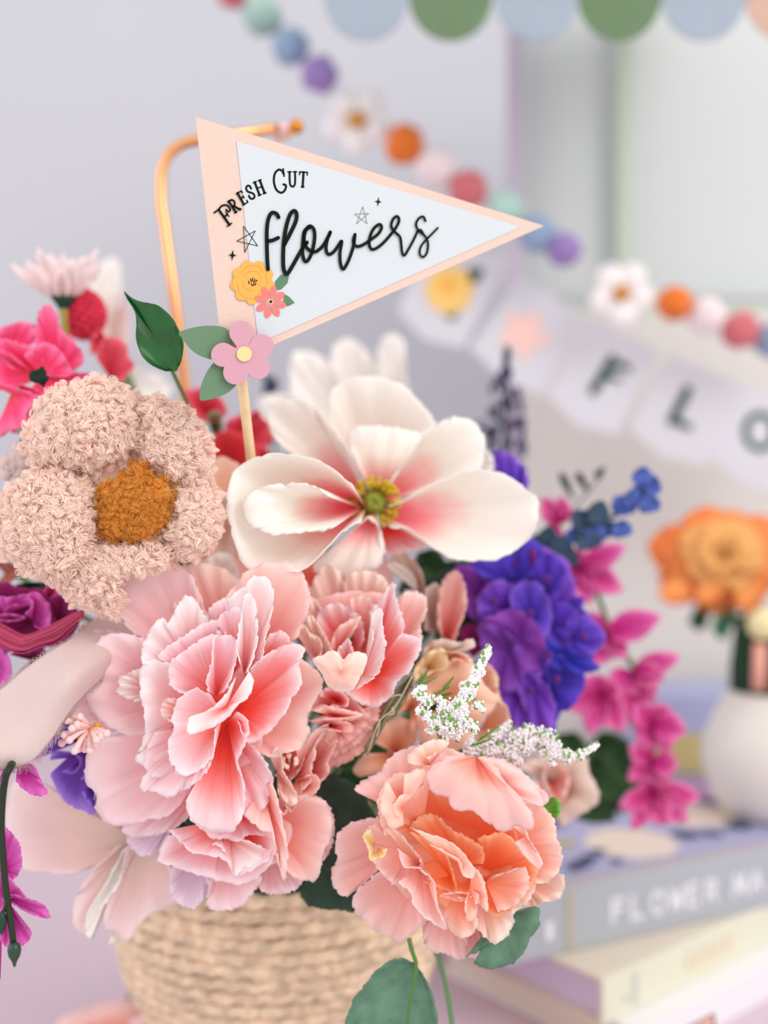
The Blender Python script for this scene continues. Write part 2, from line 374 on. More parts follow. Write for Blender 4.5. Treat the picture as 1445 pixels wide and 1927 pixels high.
# paper bunting
bun = empty('paper_bunting', P(1140, 640, .98), 'white paper flag bunting spelling dark green letters beside printed flowers', 'bunting')
M_FLAG = plain('flag_paper', (214, 213, 222), .85); M_LET = plain('green_ink', (30, 74, 58), .8)
def plate(poly, d0, name, mat, parent, t=0.0006, depth=None):
    poly = np.asarray(poly, float)
    dd = np.full(len(poly), d0) if depth is None else depth(poly[:, 0], poly[:, 1])
    A = PA(poly[:, 0], poly[:, 1], dd); n = np.cross(A[1]-A[0], A[2]-A[0]); n /= np.linalg.norm(n)+1e-12
    if n[1] < 0: n = -n
    B = A + n*t; N = len(A)
    return mesh_obj(name, np.vstack((A, B)), [tuple(range(N)), tuple(range(N, 2*N))[::-1]] + [(k, k+N, (k+1) % N+N, (k+1) % N) for k in range(N)], mat, parent, False)
flags = [[(800, 470), (962, 482), (872, 655), (800, 640), (748, 585)], [(978, 522), (1102, 592), (1022, 745), (945, 715), (884, 655)], [(1112, 596), (1240, 660), (1162, 818), (1085, 800), (1030, 745)],
         [(1258, 668), (1398, 720), (1328, 876), (1245, 860), (1184, 805)], [(1400, 724), (1530, 770), (1468, 930), (1395, 910), (1334, 860)]]
FL = [plate(q, .98, 'flag', M_FLAG, bun) for q in flags]
def stroke(pts, wd, depth, mat, parent, name, off=-.0001, closed=False, smooth=True, k=None):
    """flat ink ribbon following a centre line (pixels)"""
    p = crom(pts, max(24, 10*len(pts)), closed) if smooth else np.asarray(pts, float)
    if closed and not smooth: p = np.vstack((p, p[:1]))
    n = len(p); wd = np.interp(np.linspace(0, 1, n), np.linspace(0, 1, len(np.atleast_1d(wd))), np.atleast_1d(wd)) if not np.isscalar(wd) else np.full(n, wd)
    t = np.gradient(p, axis=0); t /= np.linalg.norm(t, axis=1)[:, None]+1e-9; nn = np.stack((-t[:, 1], t[:, 0]), 1)
    L = p+nn*wd[:, None]/2; R = p-nn*wd[:, None]/2
    q = np.vstack((L, R)); V = PA(q[:, 0], q[:, 1], depth(q[:, 0], q[:, 1])+off)
    F_ = [(i, i+1, n+i+1, n+i) for i in range(n-1)]
    # round caps
    mb = MB(); mb.add(V, F_)
    for e in (0, n-1):
        a = np.linspace(0, 2*PI, 14, endpoint=False); c = np.stack((p[e, 0]+wd[e]/2*np.cos(a), p[e, 1]+wd[e]/2*np.sin(a)), 1)
        mb.add(PA(c[:, 0], c[:, 1], depth(c[:, 0], c[:, 1])+off), [tuple(range(14))])
    return mb
def inks(list_, depth, mat, parent, name, off=-.0006):
    mb = MB()
    for pts, wd, opt in list_:
        s = stroke(pts, wd, depth, mat, parent, name, off, **opt); mb.add(np.concatenate(s.v), s.f)
    return mb.build(name, mat, parent, False)
flat98 = lambda x, y: np.full(np.shape(x), .98)
S = dict(smooth=False)
inks([([(1152, 676), (1116, 736)], 18, S), ([(1148, 680), (1182, 693)], 14, S), ([(1134, 703), (1162, 714)], 13, S)], flat98, M_LET, FL[2], 'letter')
inks([([(1294, 734), (1264, 792)], 18, S), ([(1266, 790), (1296, 804)], 14, S)], flat98, M_LET, FL[3], 'letter')
a = np.linspace(0, 2*PI, 20, endpoint=False)
inks([(np.stack((1430+27*np.cos(a), 812+32*np.sin(a)), 1), 13, dict(closed=True))], flat98, M_LET, FL[4], 'letter')
def rose_poly(cx, cy, r, n, amp, rot=0, m=72):
    a = np.linspace(0, 2*PI, m, endpoint=False); rr = r*(1-amp+amp*np.abs(np.cos(n*(a-rot)/2)))
    return np.stack((cx+rr*np.cos(a), cy+rr*np.sin(a)), 1)
def fan(poly, depth, name, mat, parent, off=-.0001):
    poly = np.asarray(poly, float); c = poly.mean(0); q = np.vstack((c, poly)); n = len(poly)
    V = PA(q[:, 0], q[:, 1], depth(q[:, 0], q[:, 1])+off)
    return mesh_obj(name, V, [(0, 1+i, 1+(i+1) % n) for i in range(n)], mat, parent, False)
fan(rose_poly(845, 545, 48, 8, .15), flat98, 'printed_flower', plain('yellow_print', (246, 204, 120), .8), FL[0], -.0009)
fan(rose_poly(842, 537, 15, 6, .1), flat98, 'printed_centre', plain('amber_print', (246, 180, 80), .8), FL[0], -.0012)
fan(leafy((870, 530), (912, 506), 16), flat98, 'printed_leaf', M_LET, FL[0]); fan(leafy((845, 570), (852, 606), 17), flat98, 'printed_leaf', M_LET, FL[0])
fan(rose_poly(986, 628, 50, 5, .5, .3), flat98, 'printed_flower', plain('peach_print', (244, 204, 196), .8), FL[1], -.0009)

# grey book, cream book and white box stacked on the table, lavender box behind
def frame_of(px_a, py_a, px_b, py_b, z):
    """the direction on a horizontal plane of height z seen between two pixels"""
    def g(px, py):
        k = CAMZ-z; r = P(px, py, 1.0)-np.array((0, 0, CAMZ)); return np.array((0, 0, CAMZ)) + r*(k/-r[2])
    return g(px_a, py_a), g(px_b, py_b)
def book(name, corner, ang, L, D, z0, h, cover_top, spine, label, pages=(236, 226, 214), end=None):
    """corner = near left corner; spine runs along ang; the book extends back by D"""
    root = empty(name, (corner[0], corner[1], z0), label, 'book', None)
    u = np.array((math.cos(ang), math.sin(ang), 0)); w_ = np.array((-math.sin(ang), math.cos(ang), 0)); o = np.array((corner[0], corner[1], z0))
    def bx(a0, a1, b0, b1, c0, c1, nm, mat):
        v = np.array([o+u*(a)+w_*(b)+np.array((0, 0, c)) for a in (a0, a1) for b in (b0, b1) for c in (c0, c1)])
        ob = mesh_obj(nm, v, [(0, 1, 3, 2), (4, 6, 7, 5), (0, 4, 5, 1), (2, 3, 7, 6), (0, 2, 6, 4), (1, 5, 7, 3)], mat, root, False)
        bv = ob.modifiers.new('soft', 'BEVEL'); bv.width = .0008; bv.segments = 2; return ob
    bx(0.001, L-.001, 0.003, D, h-.0025, h, 'front_cover', cover_top); bx(.001, L-.001, 0.003, D, 0, .0025, 'back_cover', cover_top)
    bx(0, L, 0, .004, 0, h, 'spine', spine); bx(.004, L-.004, .004, D-.004, .0026, h-.0026, 'pages', end or plain('pages', pages, .9))
    return root, o, u, w_
GREY = plain('grey_cloth', (176, 182, 190), .75); LAVC = plain('lavender_cover', (172, 170, 204), .6)
CREAMC = plain('cream_cover', (224, 212, 196), .7); CREAMS = plain('cream_spine', (226, 226, 204), .7)
# white box at the bottom of the pile
a, b = frame_of(1135, 1846, 1445, 1703, .055); ang2 = math.atan2(b[1]-a[1], b[0]-a[0])
cream, o2, u2, w2 = book('book', a, ang2, .30, .20, .026, .029, CREAMC, CREAMS, 'cream book with lavender page edge lying under the grey book', end=plain('lavender_pages', (216, 200, 228), .8))
wb_c = a + w2*.012 - u2*.0
wb, o3, u3, w3 = book('book', (a[0]+.02, a[1]-.006), ang2, .29, .18, 0, .0255, plain('white_cover', (240, 238, 242), .7), plain('white_spine', (240, 238, 242), .7), 'white book at the bottom of the pile under the cream book')
a, b = frame_of(1024, 1683, 1445, 1600, .097); ang1 = math.atan2(b[1]-a[1], b[0]-a[0])
u1 = np.array((math.cos(ang1), math.sin(ang1), 0)); a = a - u1*.030
GREYC = plain('grey_cover', (186, 178, 184), .7)
grey, o1, u1, w1 = book('book', a, ang1, .34, .24, .0555, .0415, GREYC, GREY, 'grey book with white spine title and flower-print cover on top of the pile', end=plain('cream_pages', (226, 222, 218), .8))
def onbook(o, u, w_, a, b, c): return o+u*a+w_*b+np.array((0, 0, c))
def quad_on(o, u, w_, pts, c, nm, mat, par, side='top'):
    V = np.array([onbook(o, u, w_, x, y, c) if side == 'top' else onbook(o, u, w_, x, -.0004-c, y) for x, y in pts]); n = len(V)
    return mesh_obj(nm, V, [tuple(range(n))], mat, par, False)
quad_on(o1, u1, w1, [(.05, .016), (.33, .016), (.33, .225), (.05, .225)], .0419, 'cover_print', LAVC, grey)
def blob(cx, cy, r, n, amp, sq=1.0, rot=0): p = rose_poly(0, 0, r, n, amp, rot, 60); p[:, 1] *= sq; return [(cx+x, cy+y) for x, y in p]
PR1 = plain('cream_print', (226, 208, 196), .7); PR2 = plain('navy_print', (64, 74, 104), .7); PR3 = plain('mustard_print', (188, 172, 92), .7); PR4 = plain('mauve_print', (190, 150, 190), .7)
for (x, y, r, n, mt) in ((.145, .055, .036, 9, PR1), (.235, .09, .034, 8, PR1), (.29, .15, .03, 8, PR4), (.08, .11, .016, 7, PR1), (.17, .15, .03, 9, PR4), (.24, .20, .02, 8, PR3)):
    quad_on(o1, u1, w1, blob(x, y, r, n, .12), .0422, 'printed_flower', mt, grey)
for (x, y, r, mt) in ((.07, .085, .014, PR2), (.10, .075, .009, PR3), (.085, .035, .009, PR2), (.098, .042, .008, PR2), (.075, .030, .007, PR2), (.112, .050, .007, PR2), (.11, .028, .006, PR2), (.195, .052, .013, PR2), (.215, .045, .010, PR2), (.245, .05, .012, PR2), (.27, .06, .012, PR2), (.20, .11, .010, PR3), (.12, .12, .012, PR2), (.27, .11, .010, PR2)):
    quad_on(o1, u1, w1, blob(x, y, r, 5, .45, 1, x*40), .0424, 'printed_leaf', mt, grey)
# spine title: FLOWER MA...
WHI = plain('white_foil', (236, 238, 244), .6)
GL = {'F': [[(0, 0), (0, 1)], [(0, 1), (.6, 1)], [(0, .55), (.5, .55)]], 'L': [[(0, 1), (0, 0)], [(0, 0), (.6, 0)]], 'O': [[(.35+.35*math.cos(t), .5+.5*math.sin(t)) for t in np.linspace(0, 2*PI, 17)]],
      'W': [[(0, 1), (.2, 0)], [(.2, 0), (.4, .8)], [(.4, .8), (.6, 0)], [(.6, 0), (.8, 1)]], 'E': [[(0, 0), (0, 1)], [(0, 1), (.55, 1)], [(0, .5), (.5, .5)], [(0, 0), (.55, 0)]],
      'R': [[(0, 0), (0, 1)], [(0, 1), (.4, 1)], [(.4, 1), (.55, .78)], [(.55, .78), (.4, .52)], [(.4, .52), (0, .52)], [(.25, .52), (.6, 0)]],
      'M': [[(0, 0), (.1, 1)], [(.1, 1), (.4, .2)], [(.4, .2), (.7, 1)], [(.7, 1), (.8, 0)]], 'A': [[(0, 0), (.35, 1)], [(.35, 1), (.7, 0)], [(.15, .38), (.55, .38)]]}
def spine_text(txt, x0, y0, h, adv, o, u, w_, par, mat, wd=.22):
    x = x0
    for ch in txt:
        if ch == ' ': x += adv*.55; continue
        mb = MB(); ix = 0
        for st_ in GL[ch]:
            for p, q in zip(st_[:-1], st_[1:]):
                p = np.array(p)*h; q = np.array(q)*h; t = (q-p)/np.linalg.norm(q-p); nn = np.array((-t[1], t[0]))*wd*h/2; e = t*wd*h*.4
                c = [p-e+nn, q+e+nn, q+e-nn, p-e-nn]
                ix += 1; mb.add([onbook(o, u, w_, x+k[0], -.0006-.00005*ix, y0+k[1]) for k in c], [(0, 1, 2, 3)])
        mb.build('letter', mat, par, False); x += adv
spine_text('FLOWER MA', .085, .0135, .0145, .0165, o1, u1, w1, grey, WHI)
quad_on(o1, u1, w1, [(.0475, .0), (.0535, .0), (.0535, .041), (.0475, .041)], .0003, 'spine_band', plain('tan_band', (186, 178, 160), .7), grey, 'side')
quad_on(o1, u1, w1, [(.031, .011), (.0365, .011), (.0365, .023), (.031, .023)], .0003, 'spine_emblem', WHI, grey, 'side')
TAN = plain('tan_print', (236, 220, 192), .7); GRY = plain('pale_grey_print', (206, 210, 200), .7)
quad_on(o2, u2, w2, [(.030, .004), (.035, .004), (.035, .025), (.030, .025)], .0003, 'spine_band', GRY, cream, 'side')
quad_on(o2, u2, w2, [(.021, .008), (.025, .008), (.025, .013), (.021, .013)], .0003, 'spine_emblem', GRY, cream, 'side')
for k, x in enumerate((.088, .100, .112, .124, .136)):
    quad_on(o2, u2, w2, [(x, .008), (x+.008, .008), (x+.006, .021), (x+.002, .021)], .0003, 'title_mark', TAN, cream, 'side')
# lavender box far behind
lb = empty('storage_box', P(1290, 1400, .98)*np.array((1, 1, 0)), 'lavender box with a mustard band behind the vase', 'box')
x0 = P(1215, 0, .98)[0]
v, f = box((x0+.11, 1.02, .085), (.22, .08, .17)); mesh_obj('box_body', v, f, plain('lavender_card', (172, 178, 214), .7), lb, False)
v, f = box((x0+.11, .9785, .118), (.215, .003, .036)); mesh_obj('band', v, f, plain('mustard_card', (204, 190, 130), .7), lb, False)
# small tag at the lower edge
tg = plate([(1292, 1935), (1342, 1908), (1352, 1990), (1290, 1990)], .60, 'paper_tag', plain('blush_paper', (230, 180, 168), .8), None, .001)
tag(tg, 'small blush paper tag with a dark edge in front of the white book', 'paper tag')
eo = inks([([(1288, 1937), (1342, 1907), (1354, 1990)], 4, S)], lambda x, y: np.full(np.shape(x), .60), plain('dark_edge', (60, 46, 40), .7), tg, 'dark_border', -.0004)

# white vase with orange dahlias
vz = .0972; vd = .86; vc = P(1452, 1400, vd); vc = np.array((vc[0], vd, vz))
def zz(py): return P(1400, py, vd)[2]-vz
pr = [(.0, 0), (.030, 0), (.038, .004), (.047, .017), (.0545, zz(1430)), (.052, zz(1390)), (.045, zz(1350)), (.0375, zz(1318)), (.0345, zz(1299)), (.0325, zz(1299)), (.034, zz(1320)), (.03, .02)]
pp = np.array(pr[:]); v, f = lathe(list(pp), vc, 56)
vase = mesh_obj('vase', v, f, plain('white_ceramic', (226, 220, 214), .35, spec=.5), None); tag(vase, 'white ceramic vase with rounded body standing on the grey book', 'vase')
FC1 = Frame(1040, 900, .3427)
dah = empty('dahlia_bouquet', P(1450, 1290, vd), 'orange silk dahlia on a dark green wrapped stem in the white vase', 'flower')
M_DAH = petal_mat('dahlia_petal', [(0, (240, 176, 70)), (.4, (252, 190, 112)), (.75, (253, 172, 100)), (1, (252, 150, 80))], .3)
M_DAHI = petal_mat('dahlia_inner_petal', [(0, (232, 190, 80)), (.5, (252, 204, 124)), (1, (253, 198, 122))], .3)
cx, cy = 945, 430
for ring, (n, R, wd, z, mt) in enumerate(((8, 400, 120, 14, M_DAH), (7, 340, 120, 6, M_DAH), (7, 250, 100, -3, M_DAHI), (6, 170, 80, -9, M_DAHI))):
    for k in range(n):
        an = 2*PI*(k+.37*ring)/n + .2; sy = .72
        tip = (cx+R*(1+.1*math.sin(k*5))*math.cos(an), cy+R*(1+.12*math.sin(k*7))*sy*math.sin(an)-ring*14)
        petal(dah, mt, FC1, .86, z, leafy((cx+20*math.cos(an), cy+20*math.sin(an)), tip, wd*1.35*(.8+.2*abs(math.sin(an))), 1.7), (cx, cy), deep=10, cup=-3, ruf=3, nu=24, nv=8)
for q, b in (('540,560 620,500 720,520 760,610 720,690 640,690 570,640', (700, 480)), ('730,540 830,500 930,540 945,620 860,700 770,670', (850, 470)), ('960,600 1040,520 1150,560 1150,680 1080,745 990,690', (1040, 470))):
    petal(dah, M_DAH, FC1, .86, -6, q, b, deep=8, nu=24, nv=8)
for q, b in (('680,700 740,650 860,650 860,760 810,840 740,790', (820, 640)), ('850,720 920,640 1000,680 1000,780 930,890 870,820', (960, 620)), ('1000,700 1100,690 1180,760 1150,860 1040,860', (1080, 640))):
    petal(dah, M_DKGREEN if q[0] != '8' else plain('mid_foliage', (70, 132, 96), .6), FC1, .865, 8, q, b, deep=4, nu=24, nv=8, name='leaf')
v, f = tube(np.array([vc+np.array((0, 0, .02)), P(1448, 1260, vd), P(1448, 1160, vd)]), np.array([.028, .031, .026]), 20); mesh_obj('stem_wrap', v, f, plain('dark_green_wrap', (22, 56, 36), .7, noise=.5, scale=60), dah)
v, f = tube(np.array([P(1427, 1298, vd-.034), P(1430, 1210, vd-.034)]), .0052, 10); mesh_obj('ribbon_pin', v, f, plain('rose_pin', (236, 168, 152), .5), dah)
v, f = sphere(P(1436, 1175, vd-.036), .0125, 16, 10); mesh_obj('cream_bead', v, f, plain('cream_bead', (236, 222, 170), .7), dah)

# copper rod behind the pennant
cop = plain('copper', (240, 176, 124), .28, metal=1.0)
rod = empty('copper_hook', P(350, 800, .58), 'bent copper rod hook rising from the basket behind the pennant flag', 'hook')
pth = crom(np.array([P(x, y, d) for x, y, d in ((362, 1000, .60), (350, 760, .585), (333, 600, .58), (312, 440, .58), (303, 370, .58), (308, 310, .58), (335, 275, .58), (380, 262, .58), (450, 252, .585), (520, 242, .60))]), 60)
v, f = tube(pth, .0031, 14); mesh_obj('rod', v, f, cop, rod)
v, f = tube(np.array([P(515, 243, .60), P(545, 240, .60)]), .0024, 10); mesh_obj('pink_sleeve', v, f, plain('pink_sleeve', (240, 196, 190), .5), rod)
v, f = sphere(P(558, 238, .60), .0042, 14, 10); mesh_obj('end_knob', v, f, plain('brass', (214, 140, 50), .3, metal=.7), rod)
v, f = tube(np.array([P(516, 262, .60), P(545, 256, .60), P(560, 240, .60)]), .0014, 8); mesh_obj('end_pin', v, f, cop, rod)
stem_to_basket(rod, P(362, 1000, .60), cop, .0031, 'rod_foot')

# ------------------------------------------------------------------ rope basket
M_ROPE = plain('jute_rope', (228, 202, 174), .85, noise=.3, scale=140, bump=1.0, bscale=900)
bask = empty('rope_basket', BASK, 'round natural rope basket holding the silk flower arrangement', 'basket')
def brad(z): return float(np.interp(z, (0, .02, .04, .06, .09, .12, .16), (.050, .058, .066, .0745, .090, .096, .094)))
mb = MB(); rr = .0036; nseg = 150; nc = 23
for i in range(nc):
    z = .0036 + i*.0069; R = brad(z)-.003
    th = np.linspace(0, 2*PI, nseg, endpoint=False); ns = 8
    for strand in range(1):
        V = []
        for j, t in enumerate(th):
            for k in range(ns):
                a_ = 2*PI*k/ns
                r_ = rr*(1+.22*math.cos(2*(a_) - t*46 + i) + .05*math.sin(t*31+i*3)); V.append((BASK[0]+(R+r_*math.cos(a_)*.9)*math.cos(t), BASK[1]+(R+r_*math.cos(a_)*.9)*math.sin(t), z+r_*math.sin(a_)*1.05+.0006*math.sin(t*5+i)))
        f = [(j*ns+k, ((j+1) % nseg)*ns+k, ((j+1) % nseg)*ns+(k+1) % ns, j*ns+(k+1) % ns) for j in range(nseg) for k in range(ns)]
        mb.add(V, f)
mb.build('coiled_wall', M_ROPE, bask)
v, f = lathe([(0, .001), (.048, .001), (.048, .004), (0, .004)], BASK); mesh_obj('base', v, f, M_ROPE, bask)
v, f = lathe([(0, .01), (.06, .03), (.08, .09), (.085, .13), (.07, .15), (.04, .165), (0, .17)], BASK); foam = mesh_obj('floral_foam', v, f, plain('floral_foam', (44, 62, 38), .95, noise=.4, scale=80), None)
tag(foam, 'dark green floral foam mound packed inside the rope basket', 'floral foam')

# foliage that fills the middle of the arrangement behind the blooms
fol = empty('foliage_bunch', P(600, 1250, .56), 'dark green filler foliage packed between the flowers in the basket', 'foliage')
rs = np.random.RandomState(3)
for k in range(64):
    x = rs.uniform(120, 960); y = rs.uniform(1130, 1600); 
    if k < 16: x = rs.uniform(760, 930); y = rs.uniform(1020, 1230)
    if abs(x-540)/430 + max(0, 1200-y)/420 > 1.0: continue
    an = rs.uniform(0, 2*PI); L = rs.uniform(70, 110)
    petal(fol, M_DKGREEN if k % 3 else M_LEAFD, PIX, .56+rs.uniform(-.02, .03), 0, leafy((x, y), (x+L*math.cos(an), y+L*math.sin(an)), 30), (x, y), deep=10, nu=18, nv=7, name='leaf', ruf=2)
stem_to_basket(fol, P(600, 1250, .57), G_STEM)

T3 = Frame(100, 1030, .4983); T8 = Frame(540, 1040, .2907); T5 = Frame(600, 1200, .3737); T4 = Frame(400, 600, .4498)
T9 = Frame(780, 860, .3875); T7 = Frame(0, 1400, .2768); T6 = Frame(0, 1000, .2422); T1 = Frame(0, 430, .346); TP = Frame(0, 680, .3183)

def grow(pts, k):
    q = nums(pts); return q.mean(0)+(q-q.mean(0))*k
def bloom(name, label, cat, center, d, items, fr, group=None, stemr=.0017, stem_mat=None, stem_back=.04, stem_at=None):
    root = empty(name, P(center[0], center[1], d), label, cat, group)
    for it in items:
        mat, z, base, pts = it[:4]; kw = it[4] if len(it) > 4 else {}
        petal(root, mat, fr, d, z, pts, base, **kw)
    stem_to_basket(root, P(*stem_at) if stem_at else P(center[0], center[1], d+stem_back), stem_mat or G_STEM, stemr)
    return root

# ---- pale roses that fill the gaps between the big blooms
bloom('cream_filler_rose', 'cream silk rose mostly hidden between pompom flower, magnolia and large peony', 'flower', (450, 1040), .50, [
 (M_BACKP, 16, None, '370,900 420,860 470,900 500,1000 520,1080 450,1120 380,1090 350,1000', dict(deep=3)), (M_SALM, 14, None, '440,1040 520,1000 620,1040 700,1030 740,1090 700,1180 560,1180 460,1130', dict(deep=3)),
 (M_BEIGE, 10, None, '390,960 430,930 455,1000 430,1060 395,1040', dict(deep=3)), (M_MAGW, 2, (430, 1110), '372,1085 385,1055 415,1040 440,1052 450,1090', dict(deep=4)), (M_SALMW, 4, (420, 1120), '350,1100 372,1070 405,1062 428,1085', dict(deep=4)),
 (M_BEIGE, 6, (800, 1120), '740,1080 735,1050 760,1040 790,1070 800,1110', dict(deep=4)), (M_MAGW, 3, (780, 1110), '725,1062 745,1058 775,1080 782,1112 760,1112', dict(deep=2))], PIX)
# ---- the large pink peony in front
bloom('pink_peony', 'large ruffled pink silk peony with coral heart, front and centre of the bouquet', 'flower', (400, 1350), .415, [
 (M_CORAL, 26, None, '440,640 480,480 620,420 760,480 800,640 760,800 620,840 480,780', dict(deep=4, cup=1, nu=48)),
 (M_SALMW, 36, (640, 350), '440,300 470,120 480,72 560,58 640,78 690,115 720,200', {}),
 (M_PALE, 30, (560, 480), '330,340 270,290 243,240 235,180 270,100 335,78 430,55 500,80 550,160 572,235 600,300', dict(cup=3)),
 (M_SALM, 28, (720, 490), '640,200 680,150 720,100 790,60 860,56 920,70 960,140 965,230 930,320 880,400', dict(cup=3)),
 (M_PALE, 38, (400, 480), '110,470 92,400 98,345 150,310 240,318 330,360', {}),
 (M_PALE, 34, (450, 560), '100,425 60,425 28,460 25,500 55,560 65,620 110,660 200,690 300,700', {}),
 (M_PALE, 24, (500, 560), '340,340 260,325 190,335 140,395 145,450 120,495 135,590 190,665 290,710 380,690', dict(cup=3)),
 (M_PALE, 25, (620, 720), '350,690 220,712 150,750 120,820 125,890 165,938 162,990 190,1030 250,1052 350,1030 440,1010 510,930', dict(cup=3)),
 (M_PINK, 33, (620, 830), '300,1030 260,1060 285,1090 380,1088 470,1052 545,980', {}),
 (M_LILAC, 42, (500, 950), '280,1080 278,1110 300,1140 340,1168 400,1140 440,1080', {}),
 (M_SALM, 22, (670, 640), '880,380 950,430 1000,470 1020,520 990,580 962,640 966,700 930,760 870,780 830,795 770,770 735,735', dict(cup=3)),
 (M_CORAL, 12, (690, 620), '750,450 820,395 880,368 930,365 950,400 928,440 940,510 900,575 870,635 800,712 735,737 700,660', dict(cup=4, curl=3)),
 (M_PINK, 18, (650, 700), '745,735 795,800 830,870 825,930 800,980 755,1015 700,980 640,900', {}),
 (M_CORAL, 11, (655, 665), '500,960 510,1010 560,1065 650,1077 690,1060 720,1000 722,900 695,820 735,720 733,650 692,622', dict(cup=3, curl=3)),
 (M_PINK, 14, (600, 650), '380,700 350,760 345,830 385,868 470,872 545,840 600,760', dict(cup=3)),
 (M_CORAL, 18, (720, 540), '725,440 770,400 820,330 875,320 900,380 880,440', dict(cup=2)),
 (M_PINK, 20, (640, 500), '560,300 600,220 670,190 730,240 740,330', dict(cup=2)),
 (M_PINK, 12, (610, 660), '340,860 330,915 390,925 430,945 490,920 560,870 602,800 612,690', dict(cup=3)),
 (M_WHITEP, 17, (560, 500), '335,440 335,380 380,290 415,268 430,292 460,240 490,188 530,190 555,230 600,300', {}),
 (M_WHITEP, 15, (590, 590), '440,440 370,425 328,460 330,560 345,640 342,720 312,800 360,830 450,825 520,760', dict(cup=3)),
 (M_WHITEP, 21, (440, 540), '335,455 270,480 242,500 252,520 238,545 280,572 335,582', dict(cup=1)),
 (M_PINK, 13, (600, 530), '440,450 398,412 425,380 500,330 560,290 615,275 645,310 680,400', dict(cup=3)),
 (M_PINK, 10, (680, 480), '620,330 630,258 700,224 742,245 745,330 735,420', {}),
 (M_PINK, 8, (625, 560), '500,555 450,530 435,480 445,430 500,388 560,345 612,330 640,380', dict(cup=3)),
 (M_WHITEP, 9, (720, 480), '650,210 690,170 722,150 760,110 810,118 832,180 822,260 800,350 790,412 745,460', dict(cup=3, curl=-2)),
 (M_PINK, 3, (615, 560), '585,545 580,500 600,430 607,345 640,332 690,345 695,400 670,500 645,545', dict(cup=2, curl=-2)),
 (M_WHITEP, 0, (722, 480), '708,430 692,390 695,350 712,250 722,180 760,200 772,330 760,400 735,470', dict(cup=2, curl=-2)),
 (M_SALM, 8, (560, 630), '480,575 432,570 408,600 412,640 450,662', dict(cup=1)),
 (M_PINK, 5, (640, 640), '600,560 535,535 472,578 450,640 455,690 433,740 445,810 490,862 545,845 600,790 612,690', dict(cup=4, curl=-1)),
 (M_WHITEP, -4, (655, 600), '740,470 756,500 742,560 700,592 650,650 580,688 515,705 505,685 520,640 575,622 640,570 690,490', dict(cup=-1, curl=1, deep=4)),
], T3)

# ---- second bloom under it
bloom('lower_pink_peony', 'smaller pink silk peony tucked under the large peony just above the basket', 'flower', (480, 1590), .432, [
 (M_SALM, 16, None, '560,1060 700,960 840,940 900,1060 860,1180 700,1230 580,1160', dict(deep=4, cup=1, nu=48)),
 (M_LILAC, 22, (560, 1130), '450,1200 440,1310 490,1355 540,1360 580,1300 600,1220', {}),
 (M_PALE, 18, (660, 1130), '590,1260 580,1340 610,1372 700,1360 750,1310 790,1250 740,1200', {}),
 (M_PALE, 20, (800, 1130), '765,1260 790,1300 850,1310 910,1296 940,1262 960,1180', {}),
 (M_CORAL, 14, (820, 1040), '900,960 980,935 1040,975 1062,1040 1055,1120 1025,1180 990,1220', {}),
 (M_SALM, 8, (820, 1050), '865,1010 920,955 980,938 1030,965 1053,1020 1050,1090 1018,1160 1010,1220 980,1262 900,1240 850,1180', dict(cup=3)),
 (M_PINK, 8, (640, 1060), '430,1085 402,1150 398,1185 450,1205 540,1235 640,1262 720,1272 790,1230 835,1170 840,1100', dict(cup=3)),
 (M_CORAL, 3, (680, 1020), '435,1068 480,1110 520,1150 600,1165 660,1190 690,1243 780,1200 822,1170 830,1090 800,1040', dict(cup=3, curl=-2)),
 (M_WHITEP, 2, (640, 1090), '600,1120 640,1140 665,1200 688,1244 710,1225 780,1190 815,1150 740,1110', dict(cup=1)),
 (M_SALM, -4, (790, 900), '720,1010 750,1040 790,1070 830,1085 845,1160 870,1262 886,1170 876,1080 850,960 825,880', dict(cup=2)),
 (M_PINK, 4, (700, 1010), '560,1060 600,1100 650,1100 700,1112 740,1085 800,1090 830,1060 780,1000', dict(cup=1)),
], T3)

# ---- dusty rose with a dark heart
bloom('dusty_rose', 'dusty pink silk rose with dark red heart right of the large peony', 'flower', (590, 1450), .435, [
 (M_DUSTY, 22, (20, 1380), '180,1480 270,1430 275,1350 318,1270 330,1200 310,1140 255,1115 160,1170 60,1240', dict(cup=-3)),
 (M_CORAL, 14, (10, 1390), '-60,1240 0,1200 60,1210 100,1270 110,1350 60,1440 0,1480 -80,1440', dict(deep=22)),
 (M_DUSTY, 12, (110, 1420), '180,1340 188,1240 250,1150 300,1140 325,1190 328,1225 300,1290 272,1350 272,1430 205,1500 150,1560', dict(cup=3)),
 (M_SALM, 8, (70, 1440), '60,1260 150,1170 258,1105 262,1135 190,1225 185,1310 160,1400 160,1470 80,1560 10,1600', dict(cup=2)),
 (M_DUSTY, 5, (60, 1490), '130,1440 190,1440 215,1500 170,1570 70,1600 30,1680 -40,1600 -60,1500', dict(cup=2)),
 (M_SALMW, 3, (-60, 1430), '-120,1300 -60,1260 -30,1330 -20,1420 30,1500 70,1600 20,1640 -60,1560', dict(cup=1)),
], T8)
# stamens in its heart
dr = bpy.data.objects['dusty_rose']
mb = MB()
for k in range(14):
    an = rs.uniform(0, 2*PI); c0 = T8((20+22*math.cos(an), 1395+18*math.sin(an)))[0]; c1 = T8((15+45*math.cos(an), 1350+38*math.sin(an)))[0]
    v, f = tube(np.array([P(c0[0], c0[1], .455), P(c1[0], c1[1], .443)]), .00045, 5); mb.add(v, f); v, f = sphere(P(c1[0], c1[1], .443), .0011, 8, 5); mb.add(v, f)
mb.build('stamens', plain('cream_stamen', (240, 214, 200), .6), dr)

